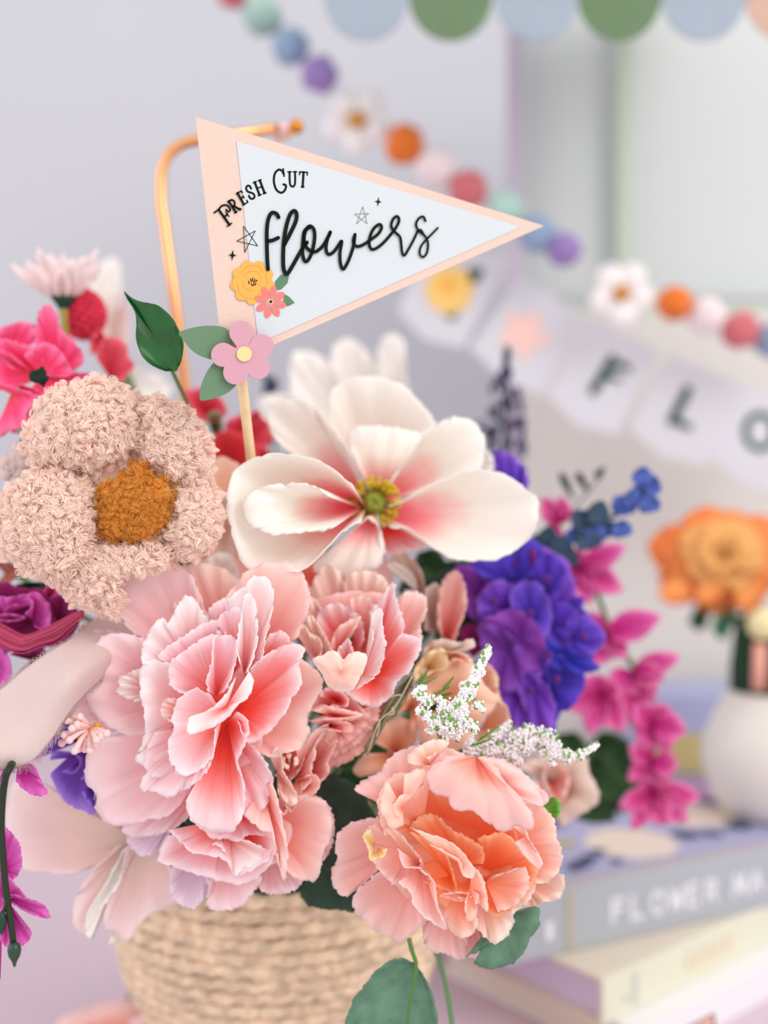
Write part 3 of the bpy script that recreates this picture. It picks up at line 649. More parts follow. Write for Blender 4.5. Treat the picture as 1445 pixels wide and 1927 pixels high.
# ---- ranunculus with folded petals
bloom('dusty_ranunculus', 'dusty pink silk ranunculus with crumpled folds below the salmon peony', 'flower', (645, 1370), .437, [
 (M_DUSTY, 22, (300, 1080), '560,960 690,955 690,990 620,1060 600,1140 535,1245 420,1340 290,1392 220,1370', dict(cup=-4)),
 (M_DUSTY, 17, (280, 1080), '600,990 592,1080 520,1180 430,1262 320,1322 250,1350', dict(cup=-3)),
 (M_DUSTY, 13, (280, 1080), '540,1000 540,1080 460,1180 370,1250 290,1270 240,1200', dict(cup=-2)),
 (M_DUSTY, 9, (300, 1020), '140,1020 225,900 290,868 370,900 430,950 500,1020 520,1062 420,1085 260,1102 150,1090', dict(cup=3)),
 (M_CORAL, 4, (320, 960), '210,930 240,880 330,885 400,950 375,1003 280,992', dict(cup=2, deep=14)),
 (M_DUSTY, 4, (260, 1120), '140,1090 250,1060 350,1080 420,1110 430,1140 415,1172 340,1160 220,1140', dict(cup=-2)),
 (M_SALM, 2, (320, 1060), '145,1020 220,985 300,1000 400,1020 500,1050 420,1075 300,1080 180,1080', dict(cup=-3)),
], T8)

# ---- salmon peony upper right
bloom('salmon_peony', 'open salmon silk peony with pale cupped petals between large peony and magnolia', 'flower', (660, 1200), .432, [
 (M_SALM, 40, None, '60,450 200,300 500,250 760,330 830,560 700,760 450,860 180,720', dict(deep=4, cup=1)),
 (M_SALMW, 46, (380, 600), '60,330 100,190 150,230 190,140 250,78 330,110 362,185 400,300', {}),
 (M_SALMW, 44, (480, 600), '360,210 380,160 430,130 540,118 630,165 655,250 620,400', dict(cup=3)),
 (M_SALM, 34, (550, 760), '700,330 725,290 780,252 860,260 902,300 900,390 865,470 872,560 800,640', dict(cup=3)),
 (M_SALMW, 36, (340, 680), '60,470 90,330 150,280 200,330 260,480', {}),
 (M_CORAL, 30, (420, 720), '200,540 190,420 260,342 340,330 420,372 480,430 500,560', dict(deep=20)),
 (M_SALM, 30, (480, 720), '400,380 420,290 500,278 552,320 552,420 562,520', dict(deep=18)),
 (M_CORAL, 24, (540, 760), '540,380 600,300 660,220 695,190 702,280 742,400 760,480 720,590 640,680', dict(cup=3, deep=16)),
 (M_SALM, 22, (320, 680), '270,640 320,500 400,440 480,418 400,540 350,640', dict(cup=1)),
 (M_SALMW, 20, (250, 700), '110,470 150,400 210,480 260,560 290,640', {}),
 (M_SALMW, 17, (200, 700), '30,500 90,465 150,520 215,560 225,640 190,680', dict(cup=1)),
 (M_CORAL, 13, (540, 800), '720,540 790,530 860,560 870,620 830,700 800,762 700,850 690,912 600,992 530,1002 450,962 380,900 400,840', dict(cup=4, curl=3, deep=14)),
 (M_WHITEP, 8, (490, 800), '560,560 548,460 560,388 612,358 615,430 625,520 638,600 620,700 580,792 500,850 450,882', dict(cup=2, curl=-2, deep=6)),
 (M_PINK, 6, (385, 720), '325,680 330,620 352,598 400,558 422,615 440,655 470,690', dict(cup=1)),
 (M_SALMW, 0, None, '300,888 258,850 228,790 165,690 225,668 280,632 330,650 362,690 400,662 460,640 520,680 482,790 430,882 380,900', dict(cup=-3, curl=-1, deep=-5, fold=.15, ruf=1, center=(345, 870))),
], T8)

# ---- peach peony lower right
bloom('peach_peony', 'peach orange cup-shaped silk peony at the lower right of the bouquet', 'flower', (850, 1590), .410, [
 (M_PEACH, 36, None, '300,1000 420,760 700,640 1000,760 1120,1000 1080,1250 850,1430 560,1420 380,1240', dict(deep=4, cup=1)),
 (M_PEACHW, 40, (1000, 1200), '1060,1200 1110,1200 1180,1188 1230,1200 1236,1260 1200,1320 1130,1332 1080,1370 1030,1350', {}),
 (M_PEACHPINK, 36, (650, 1200), '520,1400 528,1520 560,1580 640,1592 700,1620 742,1600 745,1500', {}),
 (M_PEACHPINK, 38, (720, 1250), '735,1500 738,1590 790,1612 845,1560 855,1500', {}),
 (M_PEACHPINK, 32, (430, 1040), '300,900 170,930 100,980 82,1050 90,1120 62,1180 78,1262 130,1302 200,1260 280,1180', dict(cup=3)),
 (M_PEACHPINK, 28, (500, 1150), '300,1180 205,1262 170,1320 180,1380 230,1420 270,1470 350,1502 400,1536 470,1490 520,1440 560,1360', dict(cup=3)),
 (M_PEACHPINK, 26, (450, 900), '240,780 175,765 240,708 300,680 360,600 430,560 540,540 640,600 600,700', dict(cup=-3)),
 (M_PEACHW, 24, (780, 1150), '760,1440 800,1470 840,1510 880,1542 940,1510 980,1440 982,1390 1030,1350 1080,1290 1092,1230 1080,1150', dict(cup=3)),
 (M_PEACH, 20, (850, 1080), '1020,800 1080,830 1150,870 1190,930 1197,1000 1226,1090 1210,1170 1150,1232 1060,1240', dict(cup=4)),
 (M_PEACHPINK, 16, (760, 800), '600,600 620,550 700,570 760,610 840,600 940,620 1020,670 1080,730 1152,792 1140,842 1060,822 980,782', dict(cup=-3)),
 (M_ORANGEP, 26, (740, 1080), '440,1000 420,850 500,750 600,760 700,800 850,860 960,930 1010,1050 950,1200 850,1330 700,1380 560,1300 470,1150', dict(deep=22, cup=4)),
 (M_PEACH, 12, (520, 960), '330,1000 300,880 300,800 345,715 400,680 480,690 545,625 562,650 555,690 500,760 425,800 372,850 385,930', dict(cup=3)),
 (M_PEACHPINK, 14, (470, 1080), '300,930 250,955 230,1010 262,1100 285,1150 350,1222 400,1252 460,1230', dict(cup=2)),
 (M_YEL, 8, (290, 1060), '262,960 228,985 222,1010 250,1060 260,1122 330,1100 342,1062', dict(cup=1)),
 (M_ORANGEP, 19, (720, 1130), '450,960 510,895 590,895 660,960 740,1000 825,1060 830,1140', dict(deep=10)),
 (M_ORANGEP, 18, (830, 1180), '800,1010 860,990 940,985 1020,1060 1105,1140 1085,1230 1000,1340 900,1402 820,1360', dict(deep=18, cup=3)),
 (M_PEACH, 15, (840, 1230), '880,1200 960,1175 1040,1160 1055,1260 985,1350 900,1382', dict(deep=8)),
 (M_ORANGEP, 13, (660, 1200), '460,975 540,1010 622,1060 662,1140 692,1290 600,1262 530,1230', dict(deep=8)),
 (M_PEACH, 11, (560, 1230), '330,960 375,960 430,1010 470,1062 512,1112 505,1165 560,1190', dict(cup=2)),
 (M_PEACHPINK, 8, (520, 1150), '400,1060 425,1150 500,1162 580,1232 592,1330 612,1400 645,1472 560,1430 480,1352 465,1290 400,1230', dict(cup=2, curl=-2)),
 (M_PEACH, 13, (700, 1250), '600,1300 720,1330 765,1300 782,1400 802,1440 762,1502 690,1502 620,1412', dict(deep=6)),
 (M_PEACH, 9, (720, 1300), '620,1290 700,1280 770,1290 765,1312 700,1310', dict(cup=1, deep=3)),
 (M_PEACHW, 5, (700, 1130), '470,960 560,990 640,1018 705,1062 745,1110 785,1170 770,1212 720,1190 715,1130 640,1080 560,1040', dict(cup=0, deep=2, curl=-2)),
 (M_PEACH, 6, (760, 1260), '770,1170 800,1170 835,1240 852,1372 812,1345 800,1290 792,1402 745,1425 735,1330', dict(cup=1, deep=4)),
 (M_PEACHPINK, 4, (1040, 1000), '975,950 1030,948 1062,1020 1122,1120 1110,1162 1040,1105 985,1030', dict(cup=1, deep=3)),
 (M_PEACHPINK, -2, (790, 600), '640,600 570,650 540,700 580,782 640,802 690,868 780,872 830,920 880,950 940,978 1000,945 1060,972 1082,930 1055,860 1000,790 930,720 900,660', dict(cup=-7, deep=10, curl=3, fold=.25)),
 (M_PEACH, 30, (800, 720), '540,700 570,652 640,638 720,655 770,630 840,700 930,740 1000,790 1055,860 1082,930 1060,972 1000,945 940,978 880,950 830,920 780,872 690,868 640,802 580,782', dict(cup=-6, deep=8, curl=3)),
 (M_PEACHPINK, 4, (860, 740), '760,620 800,690 830,745 900,745 980,790 1060,822 1130,850 1080,730 1000,660 900,612 820,600', dict(cup=-4, deep=6)),
 (M_PEACHW, 4, (560, 640), '470,640 448,625 450,590 500,550 570,515 640,518 652,535 600,562 545,605', dict(cup=-2, deep=4)),
 (M_PEACHW, 4, (420, 860), '345,720 318,790 310,870 335,910 360,960 425,942 385,900 370,850 420,790 500,750 545,680 500,660 430,690', dict(cup=-2, deep=4)),
], T5)

# ---- warm peach rose behind
bloom('warm_peach_rose', 'warm peach silk rose with golden fold behind the white astilbe sprig', 'flower', (800, 1330), .47, [
 (M_DUSTY, 30, (1020, 620), '1000,520 975,400 985,250 1010,180 1070,118 1130,150 1165,320 1120,460 1090,560', {}),
 (M_BEIGE, 34, (960, 520), '890,500 890,300 905,225 975,200 1000,290 965,400', {}),
 (M_BACKP, 22, (1150, 900), '1260,800 1285,715 1360,790 1370,900 1400,980', {}),
 (M_BACKP, 24, (1250, 1150), '1330,1000 1400,970 1440,1050 1430,1150 1320,1200 1200,1260', {}),
 (M_BACKP, 20, (700, 1300), '560,1230 570,1180 620,1110 720,1068 810,1098 845,1160 825,1240 740,1330 620,1420 470,1445 430,1400 500,1300', dict(cup=-4)),
 (M_BACKP, 12, (1000, 1000), '860,900 900,800 1000,715 1100,690 1190,700 1285,865 1372,930 1340,1005 1240,1125 1150,1290 1000,1310 880,1260 840,1100', dict(cup=-6)),
 (M_BEIGE, 8, (940, 720), '870,800 830,740 870,690 900,600 1000,558 1120,580 1200,558 1212,612 1130,625 1080,640', dict(cup=-2)),
 (M_YEL, 6, (900, 760), '820,850 822,760 900,655 1000,618 1042,680 1030,755 960,770 900,800', dict(cup=-2)),
 (M_BACKP, 5, (1060, 660), '1000,640 1080,640 1160,660 1200,712 1100,700 1040,740', dict(cup=-2)),
 (M_BACKP, 14, (800, 1000), '700,1060 760,950 850,900 880,1000 860,1120 800,1180', dict(cup=-3)),
], T8)
# olive leaf with pale veins under the salmon peony
lf = bloom('olive_leaf', 'olive green pointed leaf with pale veins beside the dusty ranunculus', 'leaf', (740, 1340), .455, [
 (M_LEAFO, 0, (812, 790), '822,830 780,930 730,1010 700,1060 625,1100 580,1180 545,1240 522,1312 502,1268 560,1165 600,1060 650,960 720,860', dict(name='leaf_blade', ser=1.5, cup=-2))], T8)
mb = MB()
for q in ('810,800 700,1000 600,1090 522,1300', '740,920 700,925 670,935', '680,1000 690,1040 660,1050', '600,1080 596,1130 580,1190'):
    c = T8(nums(q)); v, f = tube(crom(np.array([P(x, y, .4485) for x, y in c]), 16), .0003, 5); mb.add(v, f)
mb.build('veins', plain('pale_vein', (206, 200, 172), .7), lf)

# ---- small blurred rose lower right
bloom('small_blush_rose', 'small pale blush rose out of focus right of the peach peony', 'flower', (1075, 1480), .54, [
 (M_BEIGE, 10, (1180, 760), '990,640 1080,590 1200,598 1340,600 1362,680 1412,780 1385,850 1300,900 1220,945 1180,860 1090,760', dict(cup=-8)),
 (M_SALMW, 4, (1150, 720), '1000,650 1060,610 1130,640 1120,700 1150,780 1210,900 1120,820 1040,730', dict(cup=-2)),
 (M_DUSTY, 2, (1160, 700), '1120,660 1180,640 1260,680 1250,780 1190,860 1150,780', dict(cup=2)),
], T5)
tg2 = bloom('small_green_leaf', 'small rounded bright green leaf at the right edge of the peach peony', 'leaf', (1040, 1520), .45, [
 (M_LEAFL, 0, (1125, 880), '1128,850 1152,818 1190,802 1216,840 1210,890 1170,917 1135,905', dict(name='leaf_blade', deep=3)),
 (M_LEAFL, 1, (1120, 860), '1060,825 1090,822 1115,840 1105,862', dict(name='leaf_blade', deep=2))], T5, stemr=.0009)

# ---- eucalyptus leaves
bloom('broad_eucalyptus_leaf', 'broad dark green leaf between the dusty rose and the peach peony', 'leaf', (645, 1560), .465, [
 (M_LEAFD, 0, (60, 1000), '-70,860 -60,760 40,700 150,718 230,800 262,860 300,930 200,1010 190,1150 60,1180 -40,1100', dict(name='leaf_blade', deep=3, ruf=.5))], T5)
bloom('lower_dark_leaf', 'dark green rounded leaf peeking out over the basket rim', 'leaf', (620, 1650), .47, [
 (M_LEAFD, 0, (90, 1100), '10,1000 -20,1100 -60,1200 -95,1280 -70,1335 0,1364 90,1370 200,1372 240,1260 180,1100', dict(name='leaf_blade', deep=3, ruf=.5))], T5)
bloom('side_eucalyptus_leaf', 'grey green eucalyptus leaf under the right side of the peach peony', 'leaf', (950, 1750), .44, [
 (M_LEAFE, 0, (900, 1400), '740,1610 850,1540 940,1400 1050,1368 1106,1358 1106,1450 1060,1520 1022,1600 950,1650 850,1668 780,1642', dict(name='leaf_blade', deep=3, ruf=.5))], T5)
TB = Frame(100, 1650, .5952)
hl = bloom('hanging_eucalyptus_leaf', 'large grey green eucalyptus leaf hanging at the bottom edge', 'leaf', (740, 1850), .40, [
 (M_LEAFE, 0, (1146, 280), '1140,270 1092,259 1050,272 1000,322 950,390 922,465 930,520 1050,570 1180,540 1215,465 1200,380 1172,310', dict(name='leaf_blade', deep=1, ruf=.6, side=-2))], TB, stem_mat=G_STEM, stemr=.0008, stem_at=(768, 1745, .47))
mb = MB()
c = TB(nums('1125,196 1130,218 1138,245 1147,275 1140,340 1125,420 1110,540')); v, f = tube(crom(np.array([P(x, y, .3985) for x, y in c]), 24), np.linspace(.0009, .0003, 24), 7); mb.add(v, f)
mb.build('leaf_stalk', G_STEM, hl)
c = TB(nums('1208,235 1222,270 1238,330 1252,400 1262,480 1262,560'))
v, f = tube(crom(np.array([P(x, y, .47) for x, y in c]), 24), .0012, 7); so = mesh_obj('bare_stem', v, f, plain('mid_stem', (104, 140, 96), .6)); tag(so, 'thin bare green stem hanging right of the lowest eucalyptus leaf', 'stem')

# ---- magnolia
magd = .49
mg = bloom('white_magnolia', 'large white magnolia with rose pink throat above the salmon peony', 'flower', (705, 940), magd, [
 (M_MAGW, 40, (1040, 600), '1100,560 1130,540 1172,580 1172,640 1130,685 1080,660', {}),
 (M_MAG, 26, (690, 740), '520,520 482,400 500,300 560,250 680,238 800,280 870,350 935,450 850,560 780,640', dict(cup=5, deep=18)),
 (M_MAG, 20, (640, 760), '340,580 260,500 228,420 240,378 310,338 400,350 470,420 530,500 600,610', dict(cup=4, deep=18)),
 (M_MAG, 14, (700, 770), '800,590 850,500 900,460 960,428 1030,410 1105,440 1142,520 1122,620 1080,680 960,680 860,730', dict(cup=4, deep=18)),
 (M_MAG, 12, (685, 760), '600,600 568,510 590,455 700,448 830,468 870,495 800,600 745,690', dict(cup=-3, deep=12)),
 (M_MAG, -43, (640, 790), '600,720 520,640 430,590 300,565 180,580 90,640 60,740 70,860 100,960 140,1042 240,1062 370,1052 450,990 530,900 620,850', dict(cup=6, deep=52, curl=-3)),
 (M_MAG, -47, (625, 790), '480,740 400,692 250,694 150,728 120,800 150,862 250,902 400,892 500,880', dict(cup=-5, deep=52)),  # extra layer shaped as the highlight inside the left petal, not a separate petal
 (M_CORAL, 14, (700, 860), '730,860 820,880 905,940 830,972 735,992 705,950', {}),
 (M_MAG, -4, (700, 820), '740,780 800,760 900,700 1000,660 1110,630 1220,650 1310,710 1362,770 1350,880 1280,960 1180,1006 1040,1010 940,970 840,890 740,870', dict(cup=7, deep=18, curl=-3)),
 (M_MAG, -8, (670, 820), '590,880 610,855 650,840 695,872 718,950 702,1030 640,1062 560,1082 420,1052 500,960', dict(cup=-4, deep=10)),
], T4, stemr=.0025)
c0 = P(704, 945, magd+.008)
mb = MB(); v, f = sphere(c0 - np.array((0, .002, 0)), .0045, 14, 10, (1, 1, 1.2)); mb.add(v, f)
for k in range(60):
    z = k/60; an = k*2.4; r_ = .0066*math.sqrt(1-z*.85); v, f = sphere(c0+np.array((r_*math.cos(an)*.75, -.003-z*.004, r_*math.sin(an)*.75)), .0011, 7, 5); mb.add(v, f)
mb.build('pistil', M_STAMG, mg)
mb = MB()
for k in range(110):
    an = rs.uniform(0, 2*PI); r0 = .004; r1 = rs.uniform(.009, .0135)
    a = c0+np.array((r0*math.cos(an), .002, r0*math.sin(an))); b = c0+np.array((r1*math.cos(an), -rs.uniform(.004, .011), r1*math.sin(an)*.9))
    v, f = tube(np.array([a, (a+b)/2-np.array((0, .001, 0)), b]), np.array([.0004, .0005, .0009]), 6); mb.add(v, f)
mb.build('stamens', M_STAM, mg)
# blurred white magnolia behind it
bloom('far_white_magnolia', 'out of focus white magnolia behind the large pink-throated magnolia', 'flower', (640, 800), .68, [
 (M_MAGW, 6, (600, 560), '330,380 320,220 340,140 420,140 500,200 560,300', {}),
 (M_MAGW, 10, (640, 520), '500,260 500,130 560,80 630,120 700,220 720,320', {}),
 (M_MAGW, 4, (760, 500), '700,280 690,160 705,90 750,62 800,95 806,200 820,320', {}),
 (M_MAGW, 0, (400, 560), '230,440 190,350 215,320 320,320 420,400', {}),
 (M_LILAC, 14, (660, 500), '560,300 640,230 720,270 760,400', {}),
], T4)

# ---- violet hydrangea
HY = ((M_BLUEV, 8, '300,520 400,490 480,450 560,410 600,480 550,570 430,600 350,570'), (M_VIOP, 14, '205,560 250,540 340,575 362,640 335,790 260,740 235,640'), (M_BLUEV, 12, '430,560 500,520 580,540 585,620 500,650'),
 (M_BLUEV, 9, '590,520 660,480 720,540 712,620 650,692 590,620'), (M_VIO, 6, '320,690 380,620 450,620 505,680 475,780 390,810 325,770'), (M_VIO, 4, '490,645 580,620 640,700 652,800 600,872 520,800 480,720'),
 (M_VIOP, 1, '340,830 420,770 520,765 600,850 612,960 540,1022 450,920'), (M_VIOP, -2, '320,850 400,838 480,900 517,1000 500,1092 430,1112 370,1000'), (M_VIO, 3, '408,1110 470,1108 550,1200 572,1312 500,1302 440,1210'),
 (M_VIO, 0, '500,1080 560,1060 640,1130 672,1230 640,1330 580,1290 530,1190'), (M_BLUEV, 4, '650,1010 740,1000 812,1080 780,1180 700,1250 680,1340 640,1220'), (M_BLUEV, 2, '650,900 760,940 872,1005 860,1032 760,1042 650,990'),
 (M_BLUEV, 7, '645,720 760,735 765,840 685,885 640,800'), (M_VIO, 8, '750,820 830,780 902,840 912,900 840,962 770,940'), (M_BLUEV, 12, '720,730 760,690 812,685 800,735'), (M_BLUEV, 9, '700,1060 790,1050 805,1130 740,1200'),
 (M_VIO, 3, '560,900 640,880 660,960 600,1060 540,1020'), (M_MGTD, 14, '230,850 320,820 340,900 280,960'), (M_VIO, 14, '400,-20 500,20 540,120 420,110'), (M_MGTD, 10, '500,470 560,450 600,500 560,540 500,520'))
HY = ((M_VIO, 18, '300,560 560,480 720,560 760,800 700,1000 600,1200 480,1100 380,900'), (M_BLUEV, 20, '560,640 800,760 850,950 740,1120 600,1250 520,1000')) + HY
hyd = empty('violet_hydrangea', P(1010, 1190, .53), 'deep violet and blue hydrangea head right of the magnolia', 'flower')
for m, z, q in HY: petal(hyd, m, T9, .53, z, grow(q, 1.16), None, deep=1.5, cup=0, ruf=2.5, curl=0, ser=2, fold=1.5, center=(560, 900), nu=48, nv=12)
stem_to_basket(hyd, P(980, 1200, .55), G_STEM, .002)
mb = MB()
for x, y in ((385, 700), (560, 760), (480, 900), (560, 1130), (690, 1080), (820, 870), (640, 590), (650, 960)):
    p_ = T9((x, y))[0]; v, f = sphere(P(p_[0], p_[1], .527), .0022, 8, 6); mb.add(v, f)
mb.build('floret_centres', M_LAVP, hyd)

# ---- magenta orchid spray hanging at the right
mo = empty('magenta_orchid_spray', P(1130, 1250, .63), 'bright magenta silk orchid spray hanging right of the violet hydrangea', 'flower')
sprs = [((800, 540), [(1025, 430, 50), (1015, 655, 55), (850, 720, 45), (780, 440, 45), (740, 600, 40)]),
        ((930, 860), [(1200, 770, 60), (780, 760, 50), (1030, 980, 45), (860, 1020, 60), (1010, 900, 50)]),
        ((1060, 1040), [(1290, 965, 46), (1215, 1080, 50), (960, 1150, 60), (1080, 1330, 62), (1170, 1180, 55)]),
        ((900, 1160), [(735, 1215, 55), (850, 1350, 50), (1020, 1330, 55), (840, 1060, 60), (1000, 1130, 60)]),
        ((1160, 1300), [(1320, 1330, 60), (1070, 1200, 55), (1240, 1210, 60), (1120, 1420, 60), (1250, 1420, 55)]),
        ((1160, 1480), [(1280, 1500, 55), (1040, 1400, 45), (1035, 1570, 45), (1200, 1620, 60), (1110, 1620, 40)]),
        ((1150, 1640), [(990, 1700, 45), (1060, 1815, 42), (1220, 1790, 58), (1390, 1650, 55), (1330, 1770, 55), (1130, 1560, 50)]),
        ((700, 330), [(620, 190, 40), (720, 190, 45), (660, 370, 40)])]
for i, ((x, y), ps) in enumerate(sprs):
    for j, (tx, ty, wd) in enumerate(ps):
        petal(mo, M_MGT, T9, .63, -4+(i % 3)*4+j*1.5-8, leafy((x, y), (tx, ty), wd*1.3, .85), (x, y), deep=5, cup=1.5, nu=30, nv=10)
st_ = crom(np.array([P(*T9((x, y))[0], .645) for x, y in ((500, 700), (800, 540), (960, 860), (1070, 1040), (1150, 1300), (1160, 1480), (1150, 1700))]), 50)
v, f = tube(st_, .0016, 7); mesh_obj('stalk', v, f, G_STEM, mo); stem_to_basket(mo, st_[0], G_STEM, .002)

# dark trailing foliage behind it
df = empty('trailing_foliage', P(1140, 1470, .70), 'dark green trailing leaves resting on the books behind the magenta orchids', 'foliage')
for x, y, a_, L in ((1110, 1400, .3, 110), (1100, 1440, .9, 120), (1130, 1430, .6, 110), (1090, 1470, .2, 120), (1120, 1500, -.1, 100), (1080, 1500, .5, 90), (1150, 1400, 1.2, 120), (1050, 1380, 1.0, 120), (1130, 1460, 1.3, 80), (1060, 1420, .7, 120)):
    petal(df, M_DKGREEN, PIX, .70, rs.uniform(-8, 8), leafy((x, y), (x+L*math.cos(a_), y+L*math.sin(a_)), 34), (x, y), deep=6, nu=18, nv=7, name='leaf')
stem_to_basket(df, P(1060, 1400, .70), G_STEM, .0018)

# ---- blue eucalyptus sprig
be = empty('blue_eucalyptus_sprig', P(1140, 980, .58), 'dusky blue eucalyptus sprig pointing up beside the magnolia', 'foliage')
for x, y, r_, m, an in ((600, 420, 50, M_SLATE, .5), (650, 380, 40, M_SLATE, 2), (700, 430, 50, M_SLATE, 1), (740, 490, 48, M_SLATE, 1.6), (800, 300, 46, M_SLATE, 0), (830, 400, 55, M_SLATE, .4), (770, 380, 38, M_BLUE, 1.3), (880, 370, 46, M_BLUE, 1.4), (900, 270, 48, M_SLATE, 2.6), (940, 350, 40, M_SLATE, .6),
                        (1000, 350, 42, M_BLUE, 1.1), (1005, 235, 52, M_BLUE, 0), (1060, 200, 40, M_BLUE, 2), (1130, 230, 44, M_BLUE, .5), (1150, 140, 46, M_BLUE, 2.2), (1105, 90, 40, M_BLUE, 1.6), (1090, 170, 40, M_BLUE, 1)):
    a = np.linspace(0, 2*PI, 12, endpoint=False); r_ *= 1.22; q = np.stack((x+r_*np.cos(a)*(1+.25*np.cos(a-an)), y+r_*.9*np.sin(a)*(1+.15*np.cos(2*a+an))), 1)
    petal(be, m, T9, .58, rs.uniform(-6, 6), q, None, deep=.5, cup=0, curl=0, ruf=2.5, nu=30, nv=7, center=(x+r_*math.cos(an), y+r_*math.sin(an)), name='leaf')
st_ = crom(np.array([P(*T9((x, y))[0], .582) for x, y in ((520, 520), (700, 420), (860, 330), (1000, 270), (1110, 150))]), 30)
v, f = tube(st_, .0011, 7); mesh_obj('stalk', v, f, M_SLATE, be); stem_to_basket(be, st_[0], G_STEM, .0014)

# ---- blurred lavender sprigs
TL = Frame(700, 440, .5156); M_LVD = plain('dusky_lavender', (92, 78, 120), .8); M_LVD2 = plain('dark_sage', (60, 68, 88), .8)
lv = empty('lavender_sprig', P(950, 850, .74), 'dusky lavender sprig standing out of focus behind the magnolia', 'flower')
for k in range(58):
    t = rs.rand(); y = 500+t*380; wd = 25+60*min(1, t*2.2); x = 485+rs.uniform(-wd, wd)-12*t
    p_ = TL((x, y))[0]; v, f = sphere(P(p_[0], p_[1], .74+rs.uniform(-.008, .008)), .0028, 8, 6, (.8, .8, 1.4)); mesh_obj('floret', v, f, M_LVD if k % 2 else M_LVD2, lv)
for x, y in ((493, 440), (490, 465)):
    p_ = TL((x, y))[0]; v, f = sphere(P(p_[0], p_[1], .74), .0038, 8, 6, (.8, .8, 1.8)); mesh_obj('floret', v, f, M_LVD2, lv)
st_ = crom(np.array([P(*TL((x, y))[0], .742) for x, y in ((492, 430), (488, 600), (480, 800), (475, 960))]), 24); v, f = tube(st_, .0012, 6); mesh_obj('stalk', v, f, M_LVD2, lv); stem_to_basket(lv, st_[-1], G_STEM, .0014)
ls = empty('small_leaf_sprig', P(1090, 920, .66), 'sprig of tiny dark curved leaves between the magnolia and the blue eucalyptus', 'foliage')
for a, b in (((685, 870), (735, 970)), ((745, 870), (792, 945)), ((815, 890), (850, 850))): petal(ls, M_LVD2, TL, .66, 0, leafy(a, b, 14), a, deep=1, nu=16, nv=6, name='leaf')
st_ = crom(np.array([P(*TL((x, y))[0], .662) for x, y in ((840, 880), (770, 960), (740, 1000), (640, 1100))]), 20); v, f = tube(st_, .0006, 6); mesh_obj('stalk', v, f, M_LVD2, ls); stem_to_basket(ls, st_[-1], G_STEM, .001)
ld = empty('distant_lavender_sprig', P(505, 722, .72), 'faint dark lavender tip right of the paper blossom on the pennant stick', 'flower')
for k in range(8): v, f = sphere(P(506+rs.uniform(-10, 10), 716+k*6, .72), .0034, 8, 6, (.8, .8, 1.4)); mesh_obj('floret', v, f, M_LVD2, ld)
v, f = tube(np.array([P(506, 716, .722), P(520, 900, .722)]), .001, 6); mesh_obj('stalk', v, f, M_LVD2, ld); stem_to_basket(ld, P(520, 900, .722), G_STEM, .001)

# ------------------------------------------------------------------ left side of the bouquet
hp = empty('hot_pink_hydrangea', P(60, 720, .475), 'hot pink silk hydrangea with dark seed eye at the left edge', 'flower')
for m, z, b, q in ((M_HOT, 26, (60, 700), '-60,640 0,545 60,520 110,508 170,520 205,600 130,650'), (M_MGTD, 30, (220, 660), '180,520 260,540 320,620 330,700 200,680'),
                   (M_CORP, 26, (60, 1040), '60,1000 130,960 190,1000 140,1110 60,1110'),
                   (M_HOT, 16, (300, 800), '190,620 200,500 232,422 290,430 330,540 400,610 455,690 440,742 385,785'),
                   (M_HOT, 10, (215, 815), '60,760 -60,640 0,600 100,622 200,660 240,720'), (M_HOT, 9, (215, 815), '100,860 -60,860 -80,700 0,650 120,740'),
                   (M_HOT, 5, (225, 805), '130,690 170,655 200,632 262,622 340,680 392,795 310,802 250,790'), (M_HOT, 8, (215, 810), '260,780 360,790 470,785 480,800 380,850 280,900 200,935 150,900'),
                   (M_HOT, 0, (60, 900), '-60,840 20,845 100,872 190,900 215,935 150,1000 130,1092 60,1100 -60,1180'), (M_HOT, 3, (100, 860), '60,880 100,850 180,870 240,900 200,940 120,930')):
    petal(hp, m, T1, .475, z, q, b, deep=8, cup=2)
c = T1((217, 808))[0]; v, f = bumpy(P(c[0], c[1], .462), .0035, .3, 3, 12, 8); mesh_obj('seed_eye', v, f, plain('dark_seed', (16, 40, 24), .7), hp)
stem_to_basket(hp, P(60, 760, .50), G_STEM)
bloom('coral_pink_blossom', 'soft coral pink blossom out of focus between the berry cluster and the green leaf', 'flower', (205, 670), .55, [
 (M_CORP, 0, (590, 640), '495,690 490,610 540,545 565,600 560,700', {}), (M_CORP, -4, (600, 820), '520,700 560,600 640,595 690,640 700,700 732,745 690,800 650,845 560,825', {})], T1)
bloom('coral_red_blossoms', 'coral red blossoms out of focus behind the wooden pennant stick', 'flower', (430, 820), .56, [
 (M_CORP, 10, None, '-120,320 -60,290 20,320 60,380 20,430 -60,420', dict(center=(0, 500))), (M_CORP, 6, None, '60,430 130,400 220,420 250,520 140,540 60,500', dict(center=(100, 600))),
 (petal_mat('red_petal', [(0, (190, 20, 30)), (.6, (226, 48, 58)), (1, (236, 80, 90))], .25), 0, None, '-10,520 40,470 120,480 180,530 200,640 120,760 20,740 -20,640', dict(center=(60, 760))),
 (M_CORP, 4, None, '150,560 220,540 260,600 240,680 170,660', dict(center=(100, 700))), (M_CORP, 3, None, '165,390 195,385 200,430 180,440', dict(center=(100, 600))),
 (M_LEAFO, 6, None, '-20,400 30,390 40,470 0,480', dict(center=(0, 600))), (M_BACKP, 4, None, '-40,700 40,720 60,860 40,960 -40,900 -60,800', dict(center=(0, 900)))], T4)
